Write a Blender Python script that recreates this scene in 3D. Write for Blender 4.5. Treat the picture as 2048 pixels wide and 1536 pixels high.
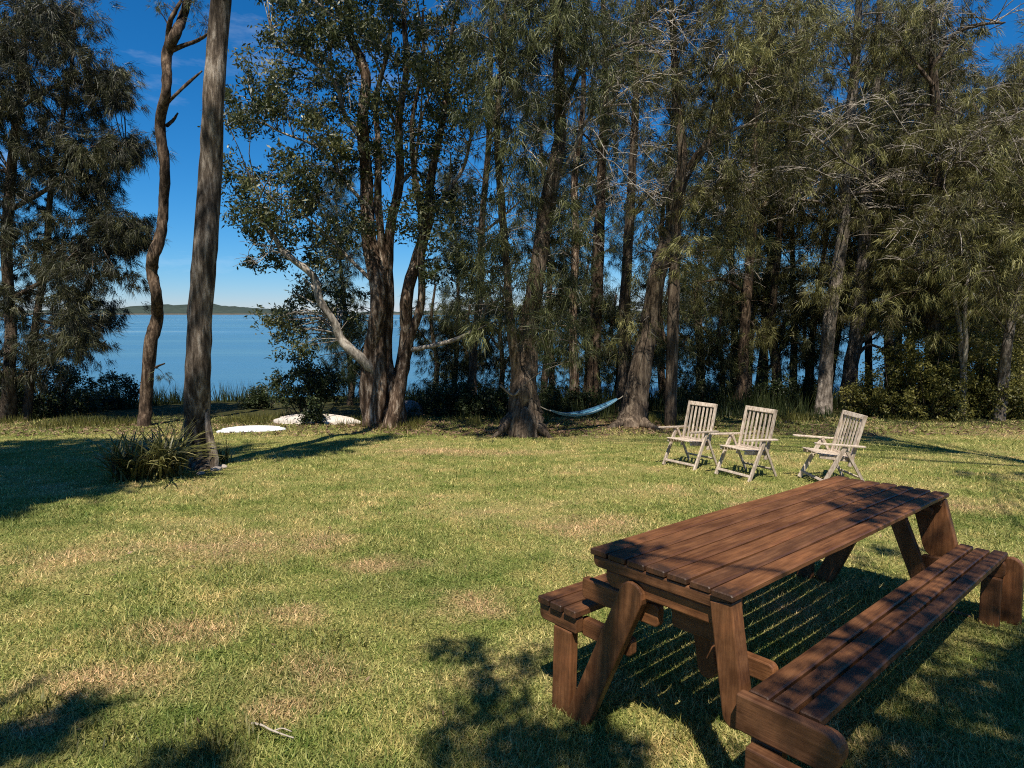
import bpy, bmesh, math, random
import numpy as np
from mathutils import Vector, Matrix

for o in list(bpy.data.objects):
    bpy.data.objects.remove(o)
scene = bpy.context.scene
COL = scene.collection
rng = np.random.default_rng(7)
random.seed(7)

# ------------------------------------------------------------------ camera, sky, sun, exposure
EYE = np.array([0.0, 0.0, 1.64])
FPX = 1250.0                                   # focal length in pixels of the 2048 px wide photograph
PITCH = math.atan(143.0 / FPX)
cam_data = bpy.data.cameras.new('camera')
cam_data.sensor_width = 36.0
cam_data.lens = 36.0 * FPX / 2048.0
cam_data.clip_start = 0.05
cam_data.clip_end = 9000.0
cam = bpy.data.objects.new('camera', cam_data)
cam.location = EYE
cam.rotation_euler = (math.pi / 2 - PITCH, 0, 0)
COL.objects.link(cam)
scene.camera = cam

SUN_ELEV = math.radians(62.0)
SUN_DIR = np.array([0.10, 1.0])                # the way shadows run on the ground
SUN_DIR = SUN_DIR / np.linalg.norm(SUN_DIR)
world = bpy.data.worlds.new('World')
scene.world = world
world.use_nodes = True
wn, wl = world.node_tree.nodes, world.node_tree.links
wn.clear()
w_out = wn.new('ShaderNodeOutputWorld')
w_bg = wn.new('ShaderNodeBackground')
w_sky = wn.new('ShaderNodeTexSky')
w_sky.sky_type = 'NISHITA'
w_sky.sun_disc = False
w_sky.sun_elevation = SUN_ELEV
w_sky.sun_rotation = math.radians(180.0 + math.degrees(math.atan2(SUN_DIR[0], SUN_DIR[1])))
w_sky.altitude = 0
w_sky.air_density = 1.0
w_sky.dust_density = 0.0
w_sky.ozone_density = 3.0
SKY_STRENGTH = 0.1
w_sep = wn.new('ShaderNodeSeparateColor')
w_com = wn.new('ShaderNodeCombineColor')
for ch, gain, gam in (('Red', 0.86, 1.9), ('Green', 0.80, 1.08), ('Blue', 1.17, 1.0)):
    # grade of the clear sky: per channel gain * (sky * strength) ** gamma, the same over the whole dome
    m1 = wn.new('ShaderNodeMath')
    m1.operation = 'MULTIPLY'
    m1.inputs[1].default_value = 0.075
    m2 = wn.new('ShaderNodeMath')
    m2.operation = 'POWER'
    m2.inputs[1].default_value = gam
    m3 = wn.new('ShaderNodeMath')
    m3.operation = 'MULTIPLY'
    m3.inputs[1].default_value = gain / SKY_STRENGTH
    wl.new(w_sep.outputs[ch], m1.inputs[0])
    wl.new(m1.outputs[0], m2.inputs[0])
    wl.new(m2.outputs[0], m3.inputs[0])
    wl.new(m3.outputs[0], w_com.inputs[ch])
# a few thin clouds low over the lake and high on the right
w_co = wn.new('ShaderNodeTexCoord')
w_map = wn.new('ShaderNodeMapping')
w_map.inputs['Scale'].default_value = (1.6, 1.6, 6.5)
w_map.inputs['Location'].default_value = (0.35, 0.1, 0.55)
w_no = wn.new('ShaderNodeTexNoise')
w_no.inputs['Scale'].default_value = 2.2
w_no.inputs['Detail'].default_value = 8
w_no.inputs['Roughness'].default_value = 0.62
w_rmp = wn.new('ShaderNodeMapRange')
w_rmp.inputs['From Min'].default_value = 0.60
w_rmp.inputs['From Max'].default_value = 0.85
w_rmp.inputs['To Max'].default_value = 0.28
w_mix = wn.new('ShaderNodeMixRGB')
w_mix.inputs['Color2'].default_value = (7.5, 8.0, 8.6, 1)
wl.new(w_co.outputs['Generated'], w_map.inputs['Vector'])
wl.new(w_map.outputs['Vector'], w_no.inputs['Vector'])
wl.new(w_no.outputs['Fac'], w_rmp.inputs['Value'])
wl.new(w_sky.outputs['Color'], w_sep.inputs['Color'])
wl.new(w_com.outputs['Color'], w_mix.inputs['Color1'])
wl.new(w_rmp.outputs['Result'], w_mix.inputs['Fac'])
wl.new(w_mix.outputs['Color'], w_bg.inputs['Color'])
w_bg.inputs['Strength'].default_value = SKY_STRENGTH
wl.new(w_bg.outputs['Background'], w_out.inputs['Surface'])

sun_data = bpy.data.lights.new('sun', 'SUN')
sun_data.energy = 5.0
sun_data.angle = math.radians(0.5)
sun_data.color = (1.0, 0.93, 0.80)
sun = bpy.data.objects.new('sun', sun_data)
_d = Vector((SUN_DIR[0] * math.cos(SUN_ELEV), SUN_DIR[1] * math.cos(SUN_ELEV), -math.sin(SUN_ELEV)))
sun.rotation_euler = _d.to_track_quat('-Z', 'Y').to_euler()
sun.location = (-2, -20, 30)
COL.objects.link(sun)

vs = scene.view_settings
scene.display_settings.display_device = 'sRGB'
vs.view_transform = 'Standard'
vs.look = 'None'
vs.exposure = 0.40
vs.gamma = 1.0
vs.use_curve_mapping = False
scene.cycles.use_denoising = False
scene.cycles.filter_width = 1.1
scene.cycles.max_bounces = 5
scene.cycles.diffuse_bounces = 2
scene.cycles.glossy_bounces = 2
scene.cycles.transmission_bounces = 3
scene.cycles.transparent_max_bounces = 4

# ------------------------------------------------------------------ surveying: pixels of the photograph -> points in the garden
CF = np.array([0, math.cos(PITCH), -math.sin(PITCH)])
CU = np.array([0, math.sin(PITCH), math.cos(PITCH)])
CR = np.array([1.0, 0, 0])
SLOPE = 0.065
SUNV = np.array([SUN_DIR[0], SUN_DIR[1], -math.tan(SUN_ELEV)])   # per metre of horizontal run


def ray(x, y):
    return CR * (x - 1024) / FPX + CF - CU * (y - 768) / FPX


def at(x, y, Y):
    """point seen at pixel x, y whose forward distance is Y metres"""
    d = ray(x, y)
    return EYE + d * (Y / d[1])


def on_lawn(x, y, h=0.0):
    d = ray(x, y)
    t = (EYE[2] - h) / (-d[2] - SLOPE * d[1])
    return EYE + d * t


WATER_Z = -1.75


def ground_z(x, y):
    x = np.asarray(x, float)
    y = np.asarray(y, float)
    z = -SLOPE * np.minimum(y, 17.0)
    t = np.clip((y - 17.0) / 8.0, 0, 3)
    z = z - 0.75 * t * (1 + 0.15 * np.sin(x * 0.35 + 1.0)) * np.where(t > 0, 1, 0)
    z = z + 0.018 * np.sin(x * 1.1 + 0.6) * np.sin(y * 0.9 + 1.3) + 0.012 * np.sin(x * 2.3 + y * 1.7)
    return z


# ------------------------------------------------------------------ mesh helpers
class Geo:
    """collects numpy geometry and links it as ONE mesh object"""

    def __init__(self):
        self.v, self.f, self.t, self.n = [], [], [], 0

    def add(self, verts, faces, tint=None):
        verts = np.asarray(verts, np.float32)
        faces = np.asarray(faces, np.int64)
        self.v.append(verts)
        self.f.append(faces + self.n)
        if tint is None:
            tint = np.full(len(faces), 0.5, np.float32)
        self.t.append(np.asarray(tint, np.float32))
        self.n += len(verts)

    def mesh(self, name, mat, smooth=True):
        me = bpy.data.meshes.new(name)
        V = np.concatenate(self.v) if self.v else np.zeros((0, 3), np.float32)
        me.vertices.add(len(V))
        me.vertices.foreach_set('co', V.ravel())
        idx = np.concatenate([f.ravel() for f in self.f])
        sizes = np.concatenate([np.full(len(f), f.shape[1], np.int32) for f in self.f])
        starts = np.concatenate([[0], np.cumsum(sizes)[:-1]]).astype(np.int32)
        me.loops.add(len(idx))
        me.loops.foreach_set('vertex_index', idx.astype(np.int32))
        me.polygons.add(len(sizes))
        me.polygons.foreach_set('loop_start', starts)
        me.polygons.foreach_set('loop_total', sizes)
        me.polygons.foreach_set('use_smooth', np.full(len(sizes), smooth, bool))
        a = me.attributes.new('tint', 'FLOAT', 'FACE')
        a.data.foreach_set('value', np.concatenate(self.t))
        me.materials.append(mat)
        me.update(calc_edges=True)
        return me

    def build(self, name, mat, parent=None, smooth=True):
        return link(name, self.mesh(name, mat, smooth), parent)


def link(name, me, parent=None):
    o = bpy.data.objects.new(name, me)
    COL.objects.link(o)
    if parent is not None:
        o.parent = parent
    return o


def tag(o, label=None, cat=None, group=None, kind=None):
    if label:
        o['label'] = label
    if cat:
        o['category'] = cat
    if group:
        o['group'] = group
    if kind:
        o['kind'] = kind
    return o


def thing(name, loc, label, cat, group=None, rotz=0.0):
    o = bpy.data.objects.new(name, None)
    o.empty_display_size = 0.2
    o.location = loc
    o.rotation_euler = (0, 0, rotz)
    COL.objects.link(o)
    return tag(o, label, cat, group)


def smooth_path(pts, n):
    """Catmull-Rom through the rows of pts (any number of columns)"""
    pts = np.asarray(pts, float)
    if len(pts) == 2:
        t = np.linspace(0, 1, n)[:, None]
        return pts[0] * (1 - t) + pts[1] * t
    P = np.vstack([2 * pts[0] - pts[1], pts, 2 * pts[-1] - pts[-2]])
    m = len(pts) - 1
    s = np.linspace(0, m, n)
    i = np.minimum(s.astype(int), m - 1)
    t = (s - i)[:, None]
    a, b, c, d = P[i], P[i + 1], P[i + 2], P[i + 3]
    return 0.5 * (2 * b + (c - a) * t + (2 * a - 5 * b + 4 * c - d) * t ** 2 + (3 * b - a - 3 * c + d) * t ** 3)


def tube(g, pts, radii, sides=8, rough=0.0, flute=0.0, seed=0, tint=0.5):
    pts = np.asarray(pts, float)
    radii = np.asarray(radii, float)
    n = len(pts)
    tan = np.gradient(pts, axis=0)
    tan /= np.linalg.norm(tan, axis=1)[:, None] + 1e-9
    ref = np.array([1.0, 0, 0]) if abs(tan[0][0]) < 0.8 else np.array([0, 1.0, 0])
    N = np.zeros((n, 3))
    cur = ref - tan[0] * (ref @ tan[0])
    for i in range(n):
        cur = cur - tan[i] * (cur @ tan[i])
        cur = cur / (np.linalg.norm(cur) + 1e-9)
        N[i] = cur
    B = np.cross(tan, N)
    ang = np.linspace(0, 2 * np.pi, sides, endpoint=False)
    r = np.random.default_rng(seed)
    R = radii[:, None] * np.ones((1, sides))
    if rough:
        R = R * (1 + rough * r.normal(size=(n, sides)))
    if flute:
        ph = r.uniform(0, 6.28, 4)
        R = R * (1 + flute * (np.sin(3 * ang + ph[0])[None] * 0.6 + np.sin(5 * ang + ph[1])[None] * 0.4 + 0.4 * np.sin(2 * ang[None] + 0.35 * np.arange(n)[:, None] + ph[2])))
    V = pts[:, None, :] + R[:, :, None] * (np.cos(ang)[None, :, None] * N[:, None, :] + np.sin(ang)[None, :, None] * B[:, None, :])
    V = V.reshape(-1, 3)
    i = np.arange(n - 1)[:, None] * sides
    j = np.arange(sides)[None]
    j2 = (j + 1) % sides
    F = np.stack([i + j, i + j2, i + sides + j2, i + sides + j], -1).reshape(-1, 4)
    g.add(V, F, np.full(len(F), tint))
    V2 = np.vstack([V[-sides:], pts[-1] + tan[-1] * radii[-1] * 0.6])
    F2 = np.stack([np.arange(sides), (np.arange(sides) + 1) % sides, np.full(sides, sides)], -1)
    g.add(V2, F2, np.full(len(F2), tint))


def unit(v):
    return v / (np.linalg.norm(v, axis=-1, keepdims=True) + 1e-9)


def leaves(g, centres, length, width, droop, r, tint_c):
    """gum / paperbark leaves: folded rhombs, one quad each"""
    n = len(centres)
    d = r.normal(size=(n, 3))
    d[:, 2] -= droop
    d = unit(d)
    s = unit(np.cross(d, r.normal(size=(n, 3))))
    L = (length * r.uniform(0.6, 1.3, n))[:, None]
    W = (width * r.uniform(0.7, 1.3, n))[:, None]
    a = centres - d * L * 0.5
    c = centres + d * L * 0.5
    mid = centres - d * L * 0.08
    V = np.stack([a, mid + s * W * 0.5, c, mid - s * W * 0.5], 1).reshape(-1, 3)
    F = np.arange(4 * n).reshape(-1, 4)
    g.add(V, F, np.clip(tint_c + r.normal(0, 0.24, n), 0, 1))


def needles(g, origins, axis, length, width, spread, r, tint_c):
    """she-oak branchlets: one long thin triangle each, hanging"""
    n = len(origins)
    d = unit(axis + spread * r.normal(size=(n, 3)))
    L = (length * r.uniform(0.5, 1.25, n))[:, None]
    s = unit(np.cross(d, r.normal(size=(n, 3)))) * width * 0.5
    tip = origins + d * L
    tip[:, 2] -= 0.25 * L[:, 0] * r.uniform(0.2, 1.0, n)
    V = np.stack([origins + s, origins - s, tip], 1).reshape(-1, 3)
    F = np.arange(3 * n).reshape(-1, 3)
    g.add(V, F, np.clip(tint_c + r.normal(0, 0.24, n), 0, 1))


def prism_mesh(name, profile, thick, mat, bevel=0.004, jitter=0.0):
    """profile: closed (y, z) outline, extruded along x from 0 to thick, edges eased"""
    bm = bmesh.new()
    a = [bm.verts.new((0, p[0], p[1])) for p in profile]
    f = bm.faces.new(a)
    ex = bmesh.ops.extrude_face_region(bm, geom=[f])
    bmesh.ops.translate(bm, verts=[v for v in ex['geom'] if isinstance(v, bmesh.types.BMVert)], vec=(thick, 0, 0))
    bmesh.ops.recalc_face_normals(bm, faces=bm.faces)
    if bevel:
        ed = [e for e in bm.edges if len(e.link_faces) == 2 and e.calc_face_angle(0) > 0.6]
        bmesh.ops.bevel(bm, geom=ed, offset=bevel, segments=2, profile=0.5, affect='EDGES', clamp_overlap=True)
    if jitter:
        for v in bm.verts:
            v.co += Vector((random.gauss(0, jitter), random.gauss(0, jitter), random.gauss(0, jitter)))
    me = bpy.data.meshes.new(name)
    bm.to_mesh(me)
    bm.free()
    me.materials.append(mat)
    return me


def bar_mesh(name, p, q, w, t, mat, side=(0, 1, 0), bevel=0.004):
    """a straight timber from p to q: w wide along `side`, t thick"""
    p, q = Vector(p), Vector(q)
    ax = (q - p).normalized()
    sd = Vector(side)
    sd = (sd - ax * sd.dot(ax)).normalized()
    up = ax.cross(sd)
    L = (q - p).length
    bm = bmesh.new()
    bmesh.ops.create_cube(bm, size=1)
    M = Matrix((ax * L, sd * w, up * t)).transposed().to_4x4()
    M.translation = (p + q) / 2
    bmesh.ops.transform(bm, matrix=M, verts=bm.verts)
    if bevel:
        bmesh.ops.bevel(bm, geom=list(bm.edges), offset=bevel, segments=1, profile=0.5, affect='EDGES', clamp_overlap=True)
    bmesh.ops.recalc_face_normals(bm, faces=bm.faces)
    me = bpy.data.meshes.new(name)
    bm.to_mesh(me)
    bm.free()
    me.materials.append(mat)
    return me


# ------------------------------------------------------------------ materials
def new_mat(name):
    m = bpy.data.materials.new(name)
    m.use_nodes = True
    n, l = m.node_tree.nodes, m.node_tree.links
    n.clear()
    out = n.new('ShaderNodeOutputMaterial')
    return m, n, l, out


def ramp(n, stops):
    r = n.new('ShaderNodeValToRGB')
    e = r.color_ramp.elements
    while len(e) < len(stops):
        e.new(0.5)
    for k, (p, c) in enumerate(stops):
        e[k].position = p
        e[k].color = (*c, 1)
    return r


def noise(n, l, vec, scale, detail=4, rough=0.55):
    t = n.new('ShaderNodeTexNoise')
    t.inputs['Scale'].default_value = scale
    t.inputs['Detail'].default_value = detail
    t.inputs['Roughness'].default_value = rough
    if vec is not None:
        l.new(vec, t.inputs['Vector'])
    return t


def mapping(n, l, src, scale=(1, 1, 1), loc=(0, 0, 0), rot=(0, 0, 0)):
    m = n.new('ShaderNodeMapping')
    m.inputs['Scale'].default_value = scale
    m.inputs['Location'].default_value = loc
    m.inputs['Rotation'].default_value = rot
    l.new(src, m.inputs['Vector'])
    return m.outputs['Vector']


def mixc(n, l, a, b, fac, mode='MIX'):
    m = n.new('ShaderNodeMixRGB')
    m.blend_type = mode
    for s, v in ((m.inputs['Color1'], a), (m.inputs['Color2'], b), (m.inputs['Fac'], fac)):
        if isinstance(v, (int, float)):
            s.default_value = v
        elif isinstance(v, tuple):
            s.default_value = (*v, 1)
        else:
            l.new(v, s)
    return m.outputs['Color']


def leaf_mat(name, dark, mid, light, transl=0.3, rough=0.5, brown=None):
    m, n, l, out = new_mat(name)
    at_ = n.new('ShaderNodeAttribute')
    at_.attribute_name = 'tint'
    r = ramp(n, [(0.0, dark), (0.5, mid), (1.0, light)] if brown is None else [(0.0, dark), (0.30, brown), (0.55, mid), (1.0, light)])
    l.new(at_.outputs['Fac'], r.inputs['Fac'])
    p = n.new('ShaderNodeBsdfPrincipled')
    p.inputs['Roughness'].default_value = rough
    p.inputs['Specular IOR Level'].default_value = 0.35
    l.new(r.outputs['Color'], p.inputs['Base Color'])
    tr = n.new('ShaderNodeBsdfTranslucent')
    l.new(r.outputs['Color'], tr.inputs['Color'])
    mx = n.new('ShaderNodeMixShader')
    mx.inputs['Fac'].default_value = transl
    l.new(p.outputs['BSDF'], mx.inputs[1])
    l.new(tr.outputs['BSDF'], mx.inputs[2])
    l.new(mx.outputs['Shader'], out.inputs['Surface'])
    return m


def bark_mat(name, c_dark, c_mid, c_pale, scale=6.0, stretch=0.18, bump=0.6):
    m, n, l, out = new_mat(name)
    g = n.new('ShaderNodeNewGeometry')
    v = mapping(n, l, g.outputs['Position'], (scale, scale, scale * stretch))
    a = noise(n, l, v, 1.6, 8, 0.65)
    b = noise(n, l, mapping(n, l, g.outputs['Position'], (1, 1, 0.5)), 1.3, 3)
    r = ramp(n, [(0.38, c_dark), (0.51, c_mid), (0.64, c_pale)])
    l.new(a.outputs['Fac'], r.inputs['Fac'])
    r2 = ramp(n, [(0.35, (0.55, 0.55, 0.55)), (0.65, (1.15, 1.12, 1.08))])
    l.new(b.outputs['Fac'], r2.inputs['Fac'])
    c = mixc(n, l, r.outputs['Color'], r2.outputs['Color'], 1.0, 'MULTIPLY')
    p = n.new('ShaderNodeBsdfPrincipled')
    p.inputs['Roughness'].default_value = 0.9
    p.inputs['Specular IOR Level'].default_value = 0.15
    l.new(c, p.inputs['Base Color'])
    bp = n.new('ShaderNodeBump')
    bp.inputs['Strength'].default_value = bump
    bp.inputs['Distance'].default_value = 0.05
    l.new(a.outputs['Fac'], bp.inputs['Height'])
    l.new(bp.outputs['Normal'], p.inputs['Normal'])
    l.new(p.outputs['BSDF'], out.inputs['Surface'])
    return m


def plain_mat(name, col, rough=0.6, spec=0.4, var=0.25, scale=8.0):
    m, n, l, out = new_mat(name)
    tc = n.new('ShaderNodeTexCoord')
    t = noise(n, l, tc.outputs['Object'], scale, 6, 0.6)
    c = mixc(n, l, tuple(x * (1 - var) for x in col), tuple(min(1, x * (1 + var)) for x in col), t.outputs['Fac'])
    p = n.new('ShaderNodeBsdfPrincipled')
    p.inputs['Roughness'].default_value = rough
    p.inputs['Specular IOR Level'].default_value = spec
    l.new(c, p.inputs['Base Color'])
    bp = n.new('ShaderNodeBump')
    bp.inputs['Strength'].default_value = 0.15
    bp.inputs['Distance'].default_value = 0.01
    l.new(t.outputs['Fac'], bp.inputs['Height'])
    l.new(bp.outputs['Normal'], p.inputs['Normal'])
    l.new(p.outputs['BSDF'], out.inputs['Surface'])
    return m


WORN = [(470, 1095, 130, 38), (640, 1085, 70, 24), (950, 1205, 80, 36), (590, 1235, 70, 26), (370, 1275, 130, 34), (200, 1370, 190, 44), (650, 1350, 110, 44), (560, 1430, 80, 40), (1180, 1050, 120, 22),
        (60, 1460, 90, 40), (760, 1130, 90, 18), (1560, 1010, 110, 14), (900, 905, 160, 8), (1900, 1010, 120, 16), (1130, 1360, 50, 26)]


def lawn_colour(n, l):
    """patchy lawn colour from the place itself: green, straw, bare brown"""
    g = n.new('ShaderNodeNewGeometry')
    big = noise(n, l, mapping(n, l, g.outputs['Position'], (0.75, 1.0, 0), (3.1, 7.7, 0)), 0.62, 5, 0.6)
    mid = noise(n, l, mapping(n, l, g.outputs['Position'], (1, 1, 0), (9.1, 2.7, 0)), 2.6, 5, 0.6)
    r1 = ramp(n, [(0.32, (0.220, 0.255, 0.074)), (0.46, (0.355, 0.355, 0.115)), (0.57, (0.43, 0.395, 0.150)), (0.68, (0.50, 0.400, 0.190))])
    l.new(big.outputs['Fac'], r1.inputs['Fac'])
    r2 = ramp(n, [(0.34, (0.66, 0.78, 0.62)), (0.5, (1, 1, 1)), (0.66, (1.28, 1.12, 1.25))])
    l.new(mid.outputs['Fac'], r2.inputs['Fac'])
    c = mixc(n, l, r1.outputs['Color'], r2.outputs['Color'], 1.0, 'MULTIPLY')
    # worn tan patches where the lawn has been sat and walked on
    acc = None
    for px, py, rx, ry in WORN:
        w = on_lawn(px, py)
        rx, ry = rx * w[1] / FPX, ry * w[1] ** 2 / (FPX * 1.64)
        v = mapping(n, l, g.outputs['Position'], (1 / rx, 1 / ry, 0), (-w[0] / rx, -w[1] / ry, 0))
        ln = n.new('ShaderNodeVectorMath')
        ln.operation = 'LENGTH'
        l.new(v, ln.inputs[0])
        mr = n.new('ShaderNodeMapRange')
        mr.interpolation_type = 'SMOOTHSTEP'
        mr.inputs['From Min'].default_value = 1.9
        mr.inputs['From Max'].default_value = 0.0
        l.new(ln.outputs['Value'], mr.inputs['Value'])
        if acc is None:
            acc = mr.outputs['Result']
        else:
            mx = n.new('ShaderNodeMath')
            mx.operation = 'MAXIMUM'
            l.new(acc, mx.inputs[0])
            l.new(mr.outputs['Result'], mx.inputs[1])
            acc = mx.outputs[0]
    pn = noise(n, l, mapping(n, l, g.outputs['Position'], (1, 1.3, 0)), 3.2, 7, 0.75)
    m2 = n.new('ShaderNodeMath')
    m2.operation = 'MULTIPLY_ADD'
    m2.inputs[1].default_value = 2.6
    l.new(pn.outputs['Fac'], m2.inputs[0])
    l.new(acc, m2.inputs[2])
    m3 = n.new('ShaderNodeMapRange')
    m3.inputs['From Min'].default_value = 1.50
    m3.inputs['From Max'].default_value = 2.35
    m3.inputs['To Max'].default_value = 0.72
    l.new(m2.outputs[0], m3.inputs['Value'])
    return g, mixc(n, l, c, (0.58, 0.395, 0.225), m3.outputs['Result'])


def make_lawn_ground():
    m, n, l, out = new_mat('lawn soil and thatch')
    g, c = lawn_colour(n, l)
    fine = noise(n, l, mapping(n, l, g.outputs['Position'], (1, 1, 0)), 60, 4, 0.7)
    r = ramp(n, [(0.38, (0.10, 0.11, 0.08)), (0.5, (0.60, 0.60, 0.55)), (0.64, (1.35, 1.3, 1.25))])
    l.new(fine.outputs['Fac'], r.inputs['Fac'])
    c = mixc(n, l, c, r.outputs['Color'], 1.0, 'MULTIPLY')
    # litter under the trees: brown leaf fall where the lawn ends, colour darkened for tree shade
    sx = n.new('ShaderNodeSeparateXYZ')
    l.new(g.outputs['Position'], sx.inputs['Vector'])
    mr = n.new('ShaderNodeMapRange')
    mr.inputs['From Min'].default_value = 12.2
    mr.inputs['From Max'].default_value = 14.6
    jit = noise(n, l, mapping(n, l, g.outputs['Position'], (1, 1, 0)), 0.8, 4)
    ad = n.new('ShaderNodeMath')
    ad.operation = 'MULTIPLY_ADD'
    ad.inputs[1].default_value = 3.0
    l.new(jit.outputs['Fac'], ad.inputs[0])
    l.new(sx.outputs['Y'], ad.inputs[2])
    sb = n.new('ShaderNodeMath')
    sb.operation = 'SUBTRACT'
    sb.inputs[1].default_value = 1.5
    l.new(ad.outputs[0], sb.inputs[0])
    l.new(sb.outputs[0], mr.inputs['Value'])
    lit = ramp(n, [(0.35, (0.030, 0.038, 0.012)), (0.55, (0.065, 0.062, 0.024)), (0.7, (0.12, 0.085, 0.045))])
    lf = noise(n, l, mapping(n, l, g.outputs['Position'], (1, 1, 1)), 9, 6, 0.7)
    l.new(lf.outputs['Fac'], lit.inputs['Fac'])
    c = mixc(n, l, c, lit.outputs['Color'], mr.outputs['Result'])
    p = n.new('ShaderNodeBsdfPrincipled')
    p.inputs['Roughness'].default_value = 1.0
    p.inputs['Specular IOR Level'].default_value = 0.05
    l.new(c, p.inputs['Base Color'])
    bp = n.new('ShaderNodeBump')
    bp.inputs['Strength'].default_value = 0.8
    bp.inputs['Distance'].default_value = 0.03
    l.new(fine.outputs['Fac'], bp.inputs['Height'])
    l.new(bp.outputs['Normal'], p.inputs['Normal'])
    l.new(p.outputs['BSDF'], out.inputs['Surface'])
    return m


def make_grass_blade():
    m, n, l, out = new_mat('grass blades')
    g, c = lawn_colour(n, l)
    a = n.new('ShaderNodeAttribute')
    a.attribute_name = 'tint'
    r = ramp(n, [(0.0, (0.22, 0.36, 0.20)), (0.35, (0.66, 0.80, 0.58)), (0.6, (1.08, 1.02, 0.98)), (0.85, (1.55, 1.38, 1.4)), (1.0, (1.9, 1.75, 2.0))])
    l.new(a.outputs['Fac'], r.inputs['Fac'])
    c = mixc(n, l, c, r.outputs['Color'], 1.0, 'MULTIPLY')
    p = n.new('ShaderNodeBsdfPrincipled')
    p.inputs['Roughness'].default_value = 0.6
    p.inputs['Specular IOR Level'].default_value = 0.25
    l.new(c, p.inputs['Base Color'])
    tr = n.new('ShaderNodeBsdfTranslucent')
    l.new(c, tr.inputs['Color'])
    mx = n.new('ShaderNodeMixShader')
    mx.inputs['Fac'].default_value = 0.3
    l.new(p.outputs['BSDF'], mx.inputs[1])
    l.new(tr.outputs['BSDF'], mx.inputs[2])
    l.new(mx.outputs['Shader'], out.inputs['Surface'])
    return m


def make_water():
    m, n, l, out = new_mat('lake water')
    g = n.new('ShaderNodeNewGeometry')
    v = mapping(n, l, g.outputs['Position'], (0.35, 1.2, 1))
    a = noise(n, l, v, 1.4, 6, 0.6)
    b = noise(n, l, mapping(n, l, g.outputs['Position'], (0.006, 0.055, 1)), 1.0, 7, 0.65)
    p = n.new('ShaderNodeBsdfPrincipled')
    c = ramp(n, [(0.38, (0.035, 0.105, 0.165)), (0.62, (0.085, 0.205, 0.285))])
    l.new(b.outputs['Fac'], c.inputs['Fac'])
    l.new(c.outputs['Color'], p.inputs['Base Color'])
    rr = n.new('ShaderNodeMapRange')
    rr.inputs['From Min'].default_value = 0.36
    rr.inputs['From Max'].default_value = 0.62
    rr.inputs['To Min'].default_value = 0.08
    rr.inputs['To Max'].default_value = 0.45
    l.new(b.outputs['Fac'], rr.inputs['Value'])
    l.new(rr.outputs['Result'], p.inputs['Roughness'])
    p.inputs['IOR'].default_value = 1.33
    bp = n.new('ShaderNodeBump')
    bp.inputs['Strength'].default_value = 0.10
    bp.inputs['Distance'].default_value = 0.25
    l.new(a.outputs['Fac'], bp.inputs['Height'])
    l.new(bp.outputs['Normal'], p.inputs['Normal'])
    l.new(p.outputs['BSDF'], out.inputs['Surface'])
    return m


TABLE_LEN = 2.66


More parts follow.
